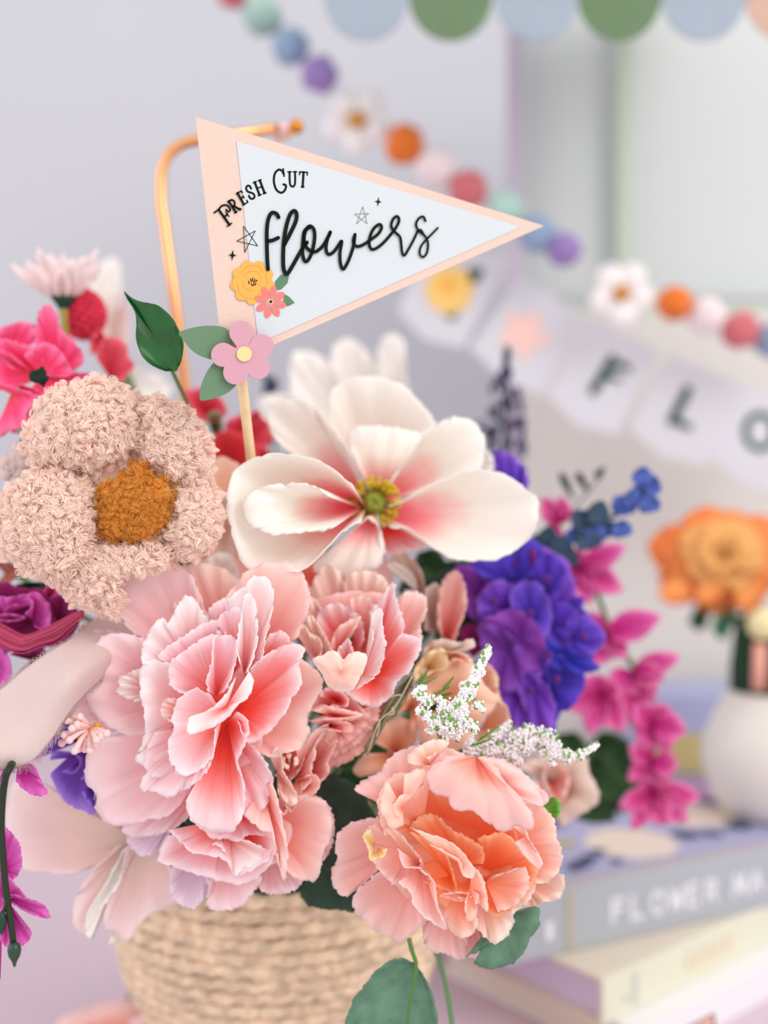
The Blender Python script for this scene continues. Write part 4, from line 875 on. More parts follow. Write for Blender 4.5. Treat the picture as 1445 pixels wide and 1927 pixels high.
# berry-like crimson bloom
bc = P(157, 592, .56); br = empty('crimson_berry_bloom', bc, 'crimson knobbly berry-like bloom behind the pale daisy stem', 'flower')
mb = MB()
for k in range(120):
    z = 1-2*(k+.5)/120; r_ = math.sqrt(1-z*z); an = k*2.39996
    v, f = sphere(bc+np.array((r_*math.cos(an), r_*math.sin(an), z*1.15))*.0105, .0021, 7, 5); mb.add(v, f)
v, f = sphere(bc, .0105, 16, 10, (1, 1, 1.15)); mb.add(v, f)
o = mb.build('berry_head', plain('crimson', (214, 48, 78), .6, noise=.3, scale=300), br); stem_to_basket(br, bc, G_STEM)
# pale daisy seen from the side
dz = empty('pale_daisy', P(120, 565, .545), 'pale pink silk daisy seen from the side rising above the hot pink hydrangea', 'flower')
M_DAI = petal_mat('daisy_petal', [(0, (248, 226, 216)), (.5, (250, 232, 232)), (1, (252, 240, 242))], .35)
for tx, ty, wd, z in ((45, 190, 34, 0), (130, 170, 34, 14), (200, 105, 44, -6), (270, 130, 40, 12), (345, 130, 40, 16), (395, 160, 44, -4), (460, 150, 40, 6), (540, 110, 38, 10), (560, 190, 36, 0), (330, 210, 36, -8)):
    petal(dz, M_DAI, T1, .545, z, leafy((340, 385), (tx, ty), wd*1.25, .95), (340, 385), deep=-z*.8, cup=2, nu=24, nv=9)
v, f = lathe([(.0005, -.005), (.002, -.0045), (.0035, -.002), (.0062, .0015), (.0058, .002), (0, .001)], P(118, 566, .545), 16); mesh_obj('calyx', v, f, plain('dark_calyx', (24, 62, 44), .6), dz)
v, f = tube(crom(np.array([P(118, 570, .545), P(121, 600, .545), P(124, 640, .547), P(160, 860, .56)]), 16), .0019, 8); mesh_obj('upper_stem', v, f, plain('olive_stem', (156, 146, 66), .6), dz); stem_to_basket(dz, P(160, 860, .56), G_STEM)
bloom('blurred_white_blossom', 'tall white blossom very out of focus behind the crimson berry bloom', 'flower', (200, 600), .72, [
 (M_MAGW, 0, (560, 560), '480,400 500,260 560,180 640,170 660,300 640,430', {}), (M_LILY, 4, (620, 700), '560,560 590,420 640,300 690,420 700,560 690,680', {}),
 (M_MAGW, 6, (650, 900), '700,760 740,760 860,800 930,860 900,930 760,940', {})], T1)
# glossy green leaf
gl = bloom('glossy_green_leaf', 'single glossy dark green leaf with pointed pale tip left of the paper blossom', 'leaf', (300, 640), .43, [
 (M_LEAFG, 0, (960, 775), '985,720 997,640 980,570 930,480 860,420 780,400 735,388 700,365 672,340 700,395 728,440 742,500 740,600 772,690 830,745 900,775', dict(name='leaf_blade', deep=1, side=-1, ser=.2, curl=0, fold=.1, ruf=.5))], T1, stemr=.0009, stem_back=.03)

# magenta blooms under the pompom
bloom('purple_magenta_bloom', 'purple magenta silk bloom at the left edge under the fleecy pompom flower', 'flower', (70, 1160), .465, [
 (M_MGTD, 16, None, '-60,430 200,440 420,470 560,560 620,660 560,820 400,900 150,930 -60,900', dict(center=(200, 700))),
 (M_MGTD, 10, (480, 760), '385,600 400,520 480,500 565,600 590,700 540,800 400,830', {}), (M_MGT, 8, (380, 520), '335,470 380,400 435,390 445,480 400,520', {}),
 (M_ORCH, 0, (260, 700), '195,640 260,570 240,520 210,490 290,472 360,540 392,600 390,720 350,768 270,745', dict(cup=3)),
 (M_ORCH, 4, (40, 640), '-60,500 80,510 200,488 280,520 230,560 100,570 40,610', {}), (M_ORCH, 2, (80, 680), '-40,650 80,640 200,665 150,690 60,700 -40,690', {}),
 (M_MGTD, 4, (240, 1000), '80,960 150,910 260,905 360,930 300,1000 190,1070 100,1150', {}), (M_ORCH, -2, (0, 1080), '-60,880 0,900 60,960 88,1050 80,1140 20,1240 -60,1240', {})], T6)
# pink roving wool strand
wl = empty('wool_strand', P(70, 1200, .45), 'soft pink unspun wool strand beside the purple magenta bloom', 'wool')
mb = MB()
for k in range(190):
    dy = rs.normal()*30; dx = rs.uniform(-14, 14); c = T6(np.array(((-60+dx, 760+dy), (60+dx, 830+dy*1.1), (180+dx, 870+dy*.9), (300+dx, 830+dy*.8), (430+dx, 780+dy), (560+dx, 690+dy*.7), (640+dx, 640+dy*.4))))
    dd = .452+rs.uniform(-.004, .004); v, f = tube(crom(np.array([P(x, y, dd) for x, y in c]), 28), .00022, 4); mb.add(v, f)
o = mb.build('fibres', plain('pink_wool', (232, 104, 146), .9, trans=.3), wl); o['kind'] = 'stuff'
# rust-brown blurred stems and leaf at the far left
bloom('rust_leaf', 'rust brown leaf with a dark green one at the left edge under the pompom flower', 'leaf', (30, 1080), .50, [
 (plain('rust', (176, 100, 84), .7, trans=.1), 0, (40, 330), '-80,200 0,210 90,250 160,310 100,380 -80,470', dict(name='leaf_blade')), (M_DKGREEN, -3, (100, 440), '-80,470 60,440 200,400 360,400 340,450 150,500 -60,520', dict(name='leaf_blade'))], T6)
# tiny dried sprig left of the pompom flower
pw = empty('dried_white_sprig', P(40, 850, .47), 'tiny dried whitish sprig poking out left of the fleecy pompom flower', 'flower')
for k in range(14):
    a = rs.uniform(0, 2*PI); v, f = bumpy(P(30+rs.uniform(-20, 24), 880+rs.uniform(-34, 30), .47), .0035, .2, k, 10, 7); mesh_obj('floret', v, f, M_MAGW, pw)
v, f = bumpy(P(41, 812, .465), .0016, .4, 3, 10, 7); mesh_obj('bud', v, f, M_LEAFO, pw); v, f = tube(np.array([P(41, 814, .465), P(36, 850, .468), P(34, 900, .47)]), .0005, 6); mesh_obj('stalk', v, f, M_LEAFO, pw); stem_to_basket(pw, P(34, 900, .47), G_STEM)

# ---- blush magnolia hanging at the lower left
bloom('blush_magnolia', 'pale blush magnolia with drooping translucent petals at the lower left', 'flower', (240, 1590), .47, [
 (M_LILY, 8, (980, 640), '760,560 500,420 250,250 110,235 45,400 45,600 130,785 150,852 300,872 450,888 600,852 740,750 860,700', dict(cup=4, ruf=2, deep=4)),
 (M_LILY, 4, (900, 660), '810,690 640,850 545,980 498,1100 500,1230 560,1300 622,1322 600,1240 680,1100 800,940 860,740', dict(deep=3)),
 (M_MAGW, 1, (880, 690), '850,700 790,820 700,990 588,1170 586,1290 625,1320 615,1240 680,1130 780,1000 830,900 885,730', dict(deep=3, curl=-1)),
 (M_LILY, 0, (1000, 600), '860,700 820,860 760,1000 708,1130 720,1260 782,1335 880,1332 940,1240 1020,1160 1180,1092 1232,1040 1160,850 1100,700', dict(deep=4, cup=3)),
 (M_MAGW, -1, (760, 1280), '720,1300 770,1285 790,1335 740,1362', dict(deep=1))], T7, stemr=.002)
# lavender-purple blossom with stamen cluster
lp = bloom('lavender_blossom', 'translucent lavender purple silk blossom tucked between ribbon and large peony', 'flower', (130, 1460), .457, [
 (M_LAVP, 6, (600, -40), '215,110 240,0 320,-120 480,-120 640,-60 700,200 665,452 560,455 430,380 372,280 340,200', dict(cup=4)),
 (M_LAVP, 2, (600, 80), '340,110 360,60 440,50 520,80 545,130 500,200 420,190', {}), (M_LAVP, 0, (640, 260), '548,240 600,190 665,220 660,442 600,400 560,330', {}), (M_LILAC, -1, (660, 300), '640,380 655,300 668,360 650,440', dict(deep=1))], T7)
sc_ = P(*T6((715, 1530))[0], .432); mb = MB()
for tx, ty in ((480, 1645), (500, 1580), (520, 1470), (560, 1440), (580, 1705), (610, 1690), (540, 1620), (660, 1690), (700, 1700), (740, 1660), (790, 1590), (830, 1570), (600, 1500), (560, 1530), (620, 1440), (750, 1620)):
    p_ = T6((tx, ty))[0]; e = P(p_[0], p_[1], .422+rs.uniform(-.003, .004)); pts = crom(np.array([sc_, (sc_+e)/2+np.array((0, -.002, .001)), e]), 10); v, f = tube(pts, np.linspace(.0006, .0013, 10), 7); mb.add(v, f); v, f = sphere(e, .0016, 10, 7); mb.add(v, f)
mb.build('stamens', plain('blush_stamen', (240, 204, 202), .7, bump=.4), lp)
mb = MB()
for k in range(26): v, f = sphere(sc_+np.array((rs.uniform(-.005, .005), rs.uniform(-.006, -.001), rs.uniform(-.003, .003))), .0013, 7, 5); mb.add(v, f)
mb.build('golden_eye', plain('golden_pollen', (226, 160, 40), .7), lp)

# ---- frayed blush ribbon
RB = plain('blush_chiffon', (238, 216, 214), .85, bump=.9, bscale=2200, trans=.2)
rib = empty('chiffon_ribbon', P(120, 1300, .42), 'frayed blush chiffon ribbon sweeping in from the left edge behind the large peony', 'ribbon')
top = crom(T6(nums('1050,630 900,640 780,662 660,735 560,830 400,925 200,1062 60,1185 -80,1290 -260,1420')), 60)
bot = crom(T6(nums('1100,900 960,1000 800,1140 680,1250 570,1370 500,1465 380,1640 230,1795 20,1840 -260,1900')), 60)
V = []; nvr = 26
for j in range(nvr):
    s = j/(nvr-1); q = top*(1-s)+bot*s; u = np.linspace(0, 1, 60)
    dd = .434 + .050*np.clip(1-u/.42, 0, 1)**1.3 - .018*u + .010*np.cos(PI*s*1.0+.4) + .003*np.sin(u*7+s*5) - .006*np.sin(PI*s)
    V.append(PA(q[:, 0], q[:, 1], dd))
V = np.array(V); fc = [(i*60+j, i*60+j+1, (i+1)*60+j+1, (i+1)*60+j) for i in range(nvr-1) for j in range(59)]
solid(mesh_obj('cloth', V.reshape(-1, 3), fc, RB, rib), .0003)
mb = MB()
for side in (0, nvr-1):
    for k in range(420):
        j = rs.uniform(6, 58); i0 = int(j); a = V[side, i0]*(1-(j-i0))+V[side, min(59, i0+1)]*(j-i0); t = V[side, min(59, i0+1)]-V[side, i0]; t /= np.linalg.norm(t)
        n_ = V[side, i0]-V[1 if side == 0 else nvr-2, i0]; n_ /= np.linalg.norm(n_); L = rs.uniform(.0008, .0036)*(1.3 if side else 1)
        e = n_*L+t*rs.uniform(-.7, .7)*L; m_ = a+e*.5+t*rs.uniform(-.3, .3)*L+np.array((0, rs.uniform(-.0006, .0006), 0))
        v, f = tube(np.array([a, m_, a+e]), .00007, 3, False); mb.add(v, f)
o = mb.build('frayed_threads', RB, rib); o['kind'] = 'stuff'

# ---- orchid spray at the left edge
lo = empty('left_orchid_spray', P(10, 1650, .405), 'bright magenta orchid spray on a dark stem hanging at the lower left edge', 'flower')
for z, b, q in ((6, (120, 130), '85,200 90,150 160,138 232,150 282,260 322,335 240,352 150,300 110,250'), (8, (20, 180), '-60,180 0,175 45,160 25,240 -20,270'), (4, (25, 850), '20,640 28,565 100,630 138,700 147,830 92,922 55,890'),
                (0, (45, 1040), '50,1025 100,1025 180,1052 290,1090 337,1162 312,1186 200,1150 90,1090'), (2, (40, 1040), '-60,1040 -60,900 0,870 45,890 110,960 182,1052 90,1040 30,1120 -30,1180'), (6, (85, 1110), '95,1120 150,1220 207,1270 205,1322 150,1372 98,1345 70,1200'),
                (5, (50, 1150), '60,1160 70,1340 45,1382 0,1330 -60,1270 -40,1180'), (7, (0, 1600), '-60,820 10,800 20,860 -40,900')):
    petal(lo, M_ORCH, T7, .405, z, q, b, deep=4)
st_ = crom(np.array([P(110, 1290, .52), P(60, 1380, .47)] + [P(*T7((x, y))[0], .404) for x, y in ((72, 150),  (30, 260), (12, 420), (8, 600), (22, 780), (35, 950), (58, 1110), (80, 1260), (92, 1370))]), 60)
v, f = tube(st_, np.linspace(.0018, .0013, 60), 10); mesh_obj('stem', v, f, G_DARKSTEM, lo)
def bud(parent, px, py, d, h, r):
    c = P(px, py, d); prof = [(.0004, -h), (r*.35, -h*.72), (r*.85, -h*.35), (r, 0), (r*.8, h*.3), (r*.35, h*.42), (.0004, h*.45)]
    v, f = lathe(prof, c, 18); return mesh_obj('bud', v, f, plain('bud_green', (32, 62, 44), .35, spec=.5), parent)
bud(lo, 27, 1787, .403, .0065, .0026); 
c = P(3, 1734, .403); v, f = lathe([(.0004, -.005), (.0016, -.002), (.002, .001), (.0012, .003), (.0003, .004)], c, 14); mesh_obj('bud', v, f, plain('bud_green_small', (32, 62, 44), .35), lo)
v, f = tube(crom(np.array([P(15, 1692, .403), P(8, 1712, .403), P(2, 1735, .403)]), 8), .0007, 7); mesh_obj('side_stem', v, f, G_DARKSTEM, lo)
stem_to_basket(lo, st_[0], G_DARKSTEM, .0016)

# ---- peach flower head lying on the table, bottom left
bloom('peach_table_bloom', 'blurred peach silk bloom lying on the table left of the basket foot', 'flower', (220, 1930), .66, [
 (M_PEACHPINK, 8, None, '90,1990 110,1920 170,1895 240,1880 290,1900 330,1960 300,2040 160,2050', dict(center=(220, 1960), cup=-20)), (M_PEACH, -2, None, '140,1960 190,1915 260,1912 300,1960 240,2010', dict(center=(220, 1980), cup=-10)),
 (M_PEACHPINK, -8, None, '240,1930 300,1905 380,1915 400,1980 300,2010', dict(center=(300, 1960), cup=-10)), (petal_mat('red_bit', [(0, (200, 40, 30)), (1, (230, 90, 80))]), -8, None, '278,1896 300,1893 305,1912 285,1915', dict(center=(290, 1905)))], PIX)

# ------------------------------------------------------------------ white astilbe sprigs
M_AST = plain('white_floret', (244, 240, 244), .8); M_ASTG = plain('sprig_green', (124, 168, 84), .6)
def sprig(name, label, branches, d, fr, seed, dens=1.0):
    rs_ = np.random.RandomState(seed); root = empty(name, P(*fr(branches[0][0][0])[0], d), label, 'flower')
    fl = MB(); gr = MB()
    bv, bf = sphere((0, 0, 0), 1, 7, 5)
    for pts, w0, w1 in branches:
        c = crom(fr(np.array(pts, float)), 60); L = np.linalg.norm(np.diff(c, axis=0), axis=1).sum()
        A = PA(c[:, 0], c[:, 1], np.full(60, d)); v, f = tube(A, .0005, 6); gr.add(v, f)
        n = int(L*w0*dens*.62)
        for k in range(n):
            t = rs_.rand(); i = int(t*59); wd = (w0*(1-t)+w1*t)*fr.k*(1+.35*math.sin(t*28))
            r_ = abs(rs_.randn())*.5; r_ = min(r_, 1.15); an = rs_.uniform(0, 2*PI); mpp = d/F
            tg_ = A[min(59, i+1)]-A[max(0, i-1)]; tg_ /= np.linalg.norm(tg_)+1e-9; a = np.cross(tg_, (0, 1, 0)); a /= np.linalg.norm(a)
            p_ = A[i] + a*math.cos(an)*r_*wd*mpp + np.array((0, 1, 0))*math.sin(an)*r_*wd*mpp*.8 + tg_*rs_.uniform(-.001, .001)
            s = rs_.uniform(.00042, .00072); fl.add(bv*s+p_, bf)
            if k % 9 == 0: v, f = tube(np.array([A[i], p_+(p_-A[i])*.2]), np.array([.00028, .00012]), 4); gr.add(v, f)
            if k % 14 == 0: fl_ = sphere(p_+(p_-A[i])*.1, s*1.2, 6, 4, (1, .8, 1.8)); gr.add(*fl_)
    fo = fl.build('florets', M_AST, root); fo['kind'] = 'stuff'; gr.build('stalks', M_ASTG, root)
    return root
r1 = sprig('white_astilbe_sprig', 'upright white astilbe sprig curving up above the peach peony', [([(640, 470), (680, 400), (730, 300), (790, 190), (835, 100), (855, 45)], 56, 12), ([(660, 490), (600, 440), (540, 390), (500, 360)], 40, 14), ([(700, 430), (760, 440), (790, 470)], 46, 14), ([(640, 330), (620, 360), (660, 420), (700, 510)], 42, 10), ([(570, 480), (580, 440), (570, 400)], 26, 16), ([(790, 330), (825, 360)], 26, 10), ([(560, 330), (520, 300), (485, 275)], 30, 16), ([(510, 260), (530, 250)], 18, 10)], .425, T5, 1)
r2 = sprig('trailing_astilbe_sprig', 'white astilbe sprig reaching right below the violet hydrangea', [([(740, 560), (830, 560), (930, 560), (1030, 550), (1100, 500), (1150, 480)], 44, 30), ([(1130, 490), (1180, 560), (1240, 590), (1310, 590), (1400, 540)], 46, 8), ([(880, 500), (930, 460), (960, 430)], 26, 14), ([(960, 590), (1010, 610), (990, 630)], 26, 10), ([(980, 520), (1040, 470), (1080, 460)], 36, 18), ([(1130, 560), (1170, 610), (1180, 635)], 34, 12), ([(800, 590), (850, 610)], 26, 14)], .455, T5, 2)
# feathery green needles on the first sprig
mb = MB()
for (x0, y0, an, L) in ((480, 260, -.5, 130), (500, 240, -1.0, 90), (620, 270, -.9, 90), (600, 300, -.3, 70), (560, 300, -.5, 110), (800, 520, -.6, 130), (760, 545, -.3, 100)):
    for t in np.linspace(.1, 1, 9):
        bx_, by_ = x0+L*t*math.cos(an), y0+L*t*math.sin(an)
        for sgn in (-1, 1):
            a2 = an+sgn*.7; l2 = 26*(1.2-t); pa = T5((bx_, by_))[0]; pb = T5((bx_+l2*math.cos(a2), by_+l2*math.sin(a2)))[0]
            v, f = tube(np.array([P(pa[0], pa[1], .432), P(pb[0], pb[1], .431)]), np.array([.00025, .00010]), 4); mb.add(v, f)
    pa = T5((x0, y0))[0]; pb = T5((x0+L*math.cos(an), y0+L*math.sin(an)))[0]; v, f = tube(np.array([P(pa[0], pa[1], .432), P(pb[0], pb[1], .432)]), .00028, 5); mb.add(v, f)
mb.build('feathery_leaves', M_ASTG, r1)
stem_to_basket(r1, P(*T5((640, 500))[0], .428), G_STEM, .0008, end=BASK+np.array((.03, -.03, .10))); stem_to_basket(r2, P(*T5((740, 560))[0], .458), G_STEM, .0008)

# ------------------------------------------------------------------ fleecy pompom flower
pm = empty('fleecy_pompom_flower', P(210, 930, .44), 'big fleecy pale pink pompom flower with mustard centre at the left of the bouquet', 'flower')
def fleece_mat(name, lo_, hi, trans):
    T = NT(name); out = T.n('ShaderNodeOutputMaterial'); p = T.n('ShaderNodeBsdfPrincipled'); p.inputs['Roughness'].default_value = .9; p.inputs['Sheen Weight'].default_value = .4; p.inputs['Specular IOR Level'].default_value = .15
    tc = T.n('ShaderNodeTexCoord'); nz = T.n('ShaderNodeTexNoise', i_Scale=70.0, i_Detail=3.0); T.l(tc, 'Object', nz, 'Vector')
    r = T.n('ShaderNodeValToRGB'); r.color_ramp.elements[0].position = .32; r.color_ramp.elements[1].position = .68; r.color_ramp.elements[0].color = lin(lo_); r.color_ramp.elements[1].color = lin(hi); T.l(nz, 'Fac', r, 'Fac'); T.l(r, 'Color', p, 'Base Color')
    n2 = T.n('ShaderNodeTexNoise', i_Scale=1300.0, i_Detail=4.0); T.l(tc, 'Object', n2, 'Vector'); b = T.n('ShaderNodeBump', i_Strength=.35, i_Distance=.0004); T.l(n2, 'Fac', b, 'Height'); T.l(b, 'Normal', p, 'Normal')
    tr = T.n('ShaderNodeBsdfTranslucent'); T.l(r, 'Color', tr, 'Color'); p.inputs['Subsurface Weight'].default_value = .6; p.inputs['Subsurface Radius'].default_value = (1, .55, .4); p.inputs['Subsurface Scale'].default_value = .004
    mx = T.n('ShaderNodeMixShader', i_Fac=trans*.5); T.l(p, 0, mx, 1); T.l(tr, 0, mx, 2); T.l(mx, 0, out, 'Surface'); return T.m
M_FLC = fleece_mat('pink_fleece', (255, 222, 208), (255, 240, 230), .8); FIBRE = {'pink_fleece': plain('pink_fibre', (255, 241, 233), .9, trans=.5, spec=.1), 'mustard_fleece': plain('mustard_fibre', (238, 182, 92), .9, noise=.15, scale=120, trans=.5, spec=.1)}
M_MUS = fleece_mat('mustard_fleece', (206, 140, 44), (236, 178, 88), .35)
def fleece(parent, name, fr, d, outline, thick, mat, n_tuft, n_hair, seed, tuft=.0026, hair=.0032, dmid=0, dome=1.0):
    """a plump lobe grown from its outline, covered in curled tufts and fine fibres"""
    rs_ = np.random.RandomState(seed); o = crom(fr(nums(outline)), 72, True)[:72]; c = o.mean(0); mb = MB(); nv = 12; V = []
    for j in range(nv+1):
        v = j/nv; q = c+(o-c)*v*.93; V.append(PA(q[:, 0], q[:, 1], d+dmid-thick*math.sqrt(max(0, 1-v*v))))
    for j in range(nv-1, -1, -1):
        v = j/nv; q = c+(o-c)*v*.93; V.append(PA(q[:, 0], q[:, 1], d+dmid+thick*.7*math.sqrt(max(0, 1-v*v))))
    n = 72; A = np.array(V).reshape(-1, 3); R = len(V)
    mb.add(A, [(i*n+j, i*n+(j+1) % n, (i+1)*n+(j+1) % n, (i+1)*n+j) for i in range(R-1) for j in range(n)])
    cen = P(c[0], c[1], d+dmid); bv, bf = sphere((0, 0, 0), 1, 9, 6)
    def surf():
        v = math.sqrt(rs_.rand()); j = rs_.randint(72); q = c+(o[j]-c)*v*.95; s = -1 if rs_.rand() < .8 else .6
        p_ = P(q[0], q[1], d+dmid+s*thick*math.sqrt(max(0, 1-v*v))*dome); nn = p_-(cen+np.array((0, .3*thick, 0))); nn[1] *= 1.3; nn /= np.linalg.norm(nn); return p_, nn
    ob = mb.build(name, mat, parent)
    # curled locks: bundles of fine fibres that share a bend and close to a tip
    S = 6; NF = 24; s_ = np.linspace(0, 1, S)
    allv, alln = [], []
    for k in range(n_tuft):
        p_, nn = surf(); a = rs_.randn(3); a /= np.linalg.norm(a); ax = nn*.5+a*.8; ax = ax-nn*min(0, ax@nn-.15); ax /= np.linalg.norm(ax)
        b = np.cross(ax, rs_.randn(3)); b /= np.linalg.norm(b); e = np.cross(ax, b)
        L = tuft*rs_.uniform(.7, 1.3); R = L*rs_.uniform(.26, .40); bend = rs_.uniform(.15, .75)*L; tw = rs_.uniform(-2.5, 2.5)
        ph = rs_.uniform(0, 2*PI, NF); rad = R*np.sqrt(rs_.uniform(.15, 1, NF)); ln = L*rs_.uniform(.8, 1.12, NF)
        prof = .35+.95*np.sin(PI*np.minimum(1, s_*1.02))**.8
        an = ph[:, None]+tw*s_[None, :]
        off = (rad[:, None]*prof[None, :])[..., None]*(np.cos(an)[..., None]*b+np.sin(an)[..., None]*e)
        cen_ = p_ + (ln[:, None]*s_[None, :])[..., None]*ax - (bend*s_**2)[None, :, None]*(nn*.55-b*.8) - nn*L*.12
        pts = cen_+off
        side_ = np.cross(ax, off/(np.linalg.norm(off, axis=-1, keepdims=True)+1e-9)); side_ /= np.linalg.norm(side_, axis=-1, keepdims=True)+1e-9
        wv = hair*(.6+.4*np.sin(PI*s_))[None, :, None]
        allv.append(np.stack((pts-side_*wv, pts+side_*wv), 2).reshape(-1, 3))
        rn = off/(np.linalg.norm(off, axis=-1, keepdims=True)+1e-9)
        n3 = nn*.75+ax*.2+rn*.5; n3 /= np.linalg.norm(n3, axis=-1, keepdims=True); alln.append(np.repeat(n3, 2, axis=1).reshape(-1, 3))
    Vv = np.concatenate(allv); Nn = np.concatenate(alln); nf = len(Vv)//(2*S)
    base_ = (np.arange(nf)*2*S)[:, None]+(np.arange(S-1)*2)[None, :]; base_ = base_.ravel()
    fcs = np.stack((base_, base_+1, base_+3, base_+2), 1)
    h = mesh_obj('fibres', Vv, fcs.tolist(), FIBRE[mat.name], ob, True); h['kind'] = 'stuff'
    return ob
LOBES = (('150,560 135,420 180,290 330,150 460,110 560,80 700,120 810,190 850,300 850,440 780,560 660,640 520,660 330,640 220,640', .019, 0.0, 620),
         ('820,230 920,210 1040,240 1160,320 1240,430 1268,560 1240,680 1130,740 980,720 860,640 790,560 800,400', .017, .002, 420),
         ('1000,720 1120,660 1240,700 1300,830 1310,960 1270,1100 1200,1180 1080,1180 1000,1150 960,1050 1000,940 1020,820', .016, .003, 330),
         ('20,1150 -30,1020 -20,880 30,760 110,660 250,600 400,620 540,720 600,860 580,1000 600,1100 500,1260 380,1330 200,1280 100,1230', .020, -.002, 640),
         ('300,1270 420,1150 560,1060 760,1050 940,1030 1050,1100 1060,1180 880,1190 760,1240 690,1330 680,1500 560,1480 430,1430 340,1340', .016, .001, 460))
for i, (o_, th, dm, nt) in enumerate(LOBES):
    fleece(pm, 'petal', TP, .44, o_, th*.85, M_FLC, int(nt*1.3), 0, 20+i, .0046, .00024, dm)
fleece(pm, 'centre', TP, .435, '830,570 900,640 1010,700 1042,790 1010,940 900,1050 760,1080 620,1070 570,990 552,850 570,740 680,680 740,640', .013, M_MUS, 620, 0, 33, .0034, .00011, 0)
fleece(pm, 'backing', TP, .444, '300,600 640,420 900,450 1150,560 1180,800 1100,1050 900,1180 600,1220 380,1050 280,800', .010, M_FLC, 620, 60, 40, .0040, .00014, 0)
stem_to_basket(pm, P(210, 930, .465), G_STEM, .0022)

# ------------------------------------------------------------------ paper pennant on a stick
def pdep(x, y): return 1.0/(2.43-.00040*(np.asarray(x, float)-368)-.00002*(np.asarray(y, float)-220))
pen = empty('paper_pennant', P(455, 740, float(pdep(455, 740))), 'peach and white paper pennant lettered FRESH CUT flowers on a wooden stick', 'pennant')
M_PP = plain('peach_card', (224, 196, 184), .8, noise=.02, scale=600, bump=.25, bscale=900); M_PW = plain('white_card', (206, 211, 218), .7); M_INK = plain('green_black_ink', (22, 32, 24), .9, spec=.1)
plate([(368, 220), (1024, 425), (421, 690)], 0, 'flag_card', M_PP, pen, .0005, pdep)
fl = lambda off: (lambda x, y: pdep(x, y)+off)
fi = lambda off: fl(off+.0006)
plate([(445, 265), (980, 427), (486, 646)], 0, 'white_panel', M_PW, pen, .0002, fl(-.0003))
TS = Frame(370, 300, .3322)
def tp(s): return TS(nums(s))
wd = [8, 8]
inks([(tp('464,328 452,308 425,303 406,340 398,400 398,480 400,560 404,622'), 7.2, {}), (tp('400,463 430,458 462,444'), 7, {}),
      (tp('497,482 530,420 562,350 566,308 552,291 530,312 508,380 494,470 490,560 494,625 512,648 545,600 590,520 625,470'), [7.4, 7.4, 7.6, 7], {}),
      (tp('640,385 612,405 603,460 600,530 612,575 632,570 655,520 668,450 665,400 645,378 625,390 610,430 612,480 640,515 675,522 715,490 745,440 757,412'), 6.6, {}),
      (tp('757,412 740,455 733,505 745,537 775,525 805,485 822,462 812,530 815,590 830,622 855,585 880,520 892,470 897,425'), [6.4, 6], {}),
      (tp('897,425 888,465 905,492 940,485 985,455 1030,420 1048,385 1035,368 1005,390 985,430 977,475 990,508 1020,502 1060,470 1100,425'), [6, 5.6], {}),
      (tp('1100,425 1130,385 1147,345 1135,322 1112,340 1103,380 1125,412 1152,440 1160,490 1165,530 1178,543 1205,500 1232,450 1252,405'), [5.4, 4.6], {}),
      (tp('1296,348 1283,324 1258,335 1243,368 1258,405 1290,430 1310,470 1306,525 1283,553 1264,535 1270,495 1300,455 1335,420 1366,388'), [4.6, 4.0], {}),
      (tp('1252,405 1270,400 1290,432'), 4.2, {})], fl(-.00042), M_INK, pen, 'flowers_lettering')
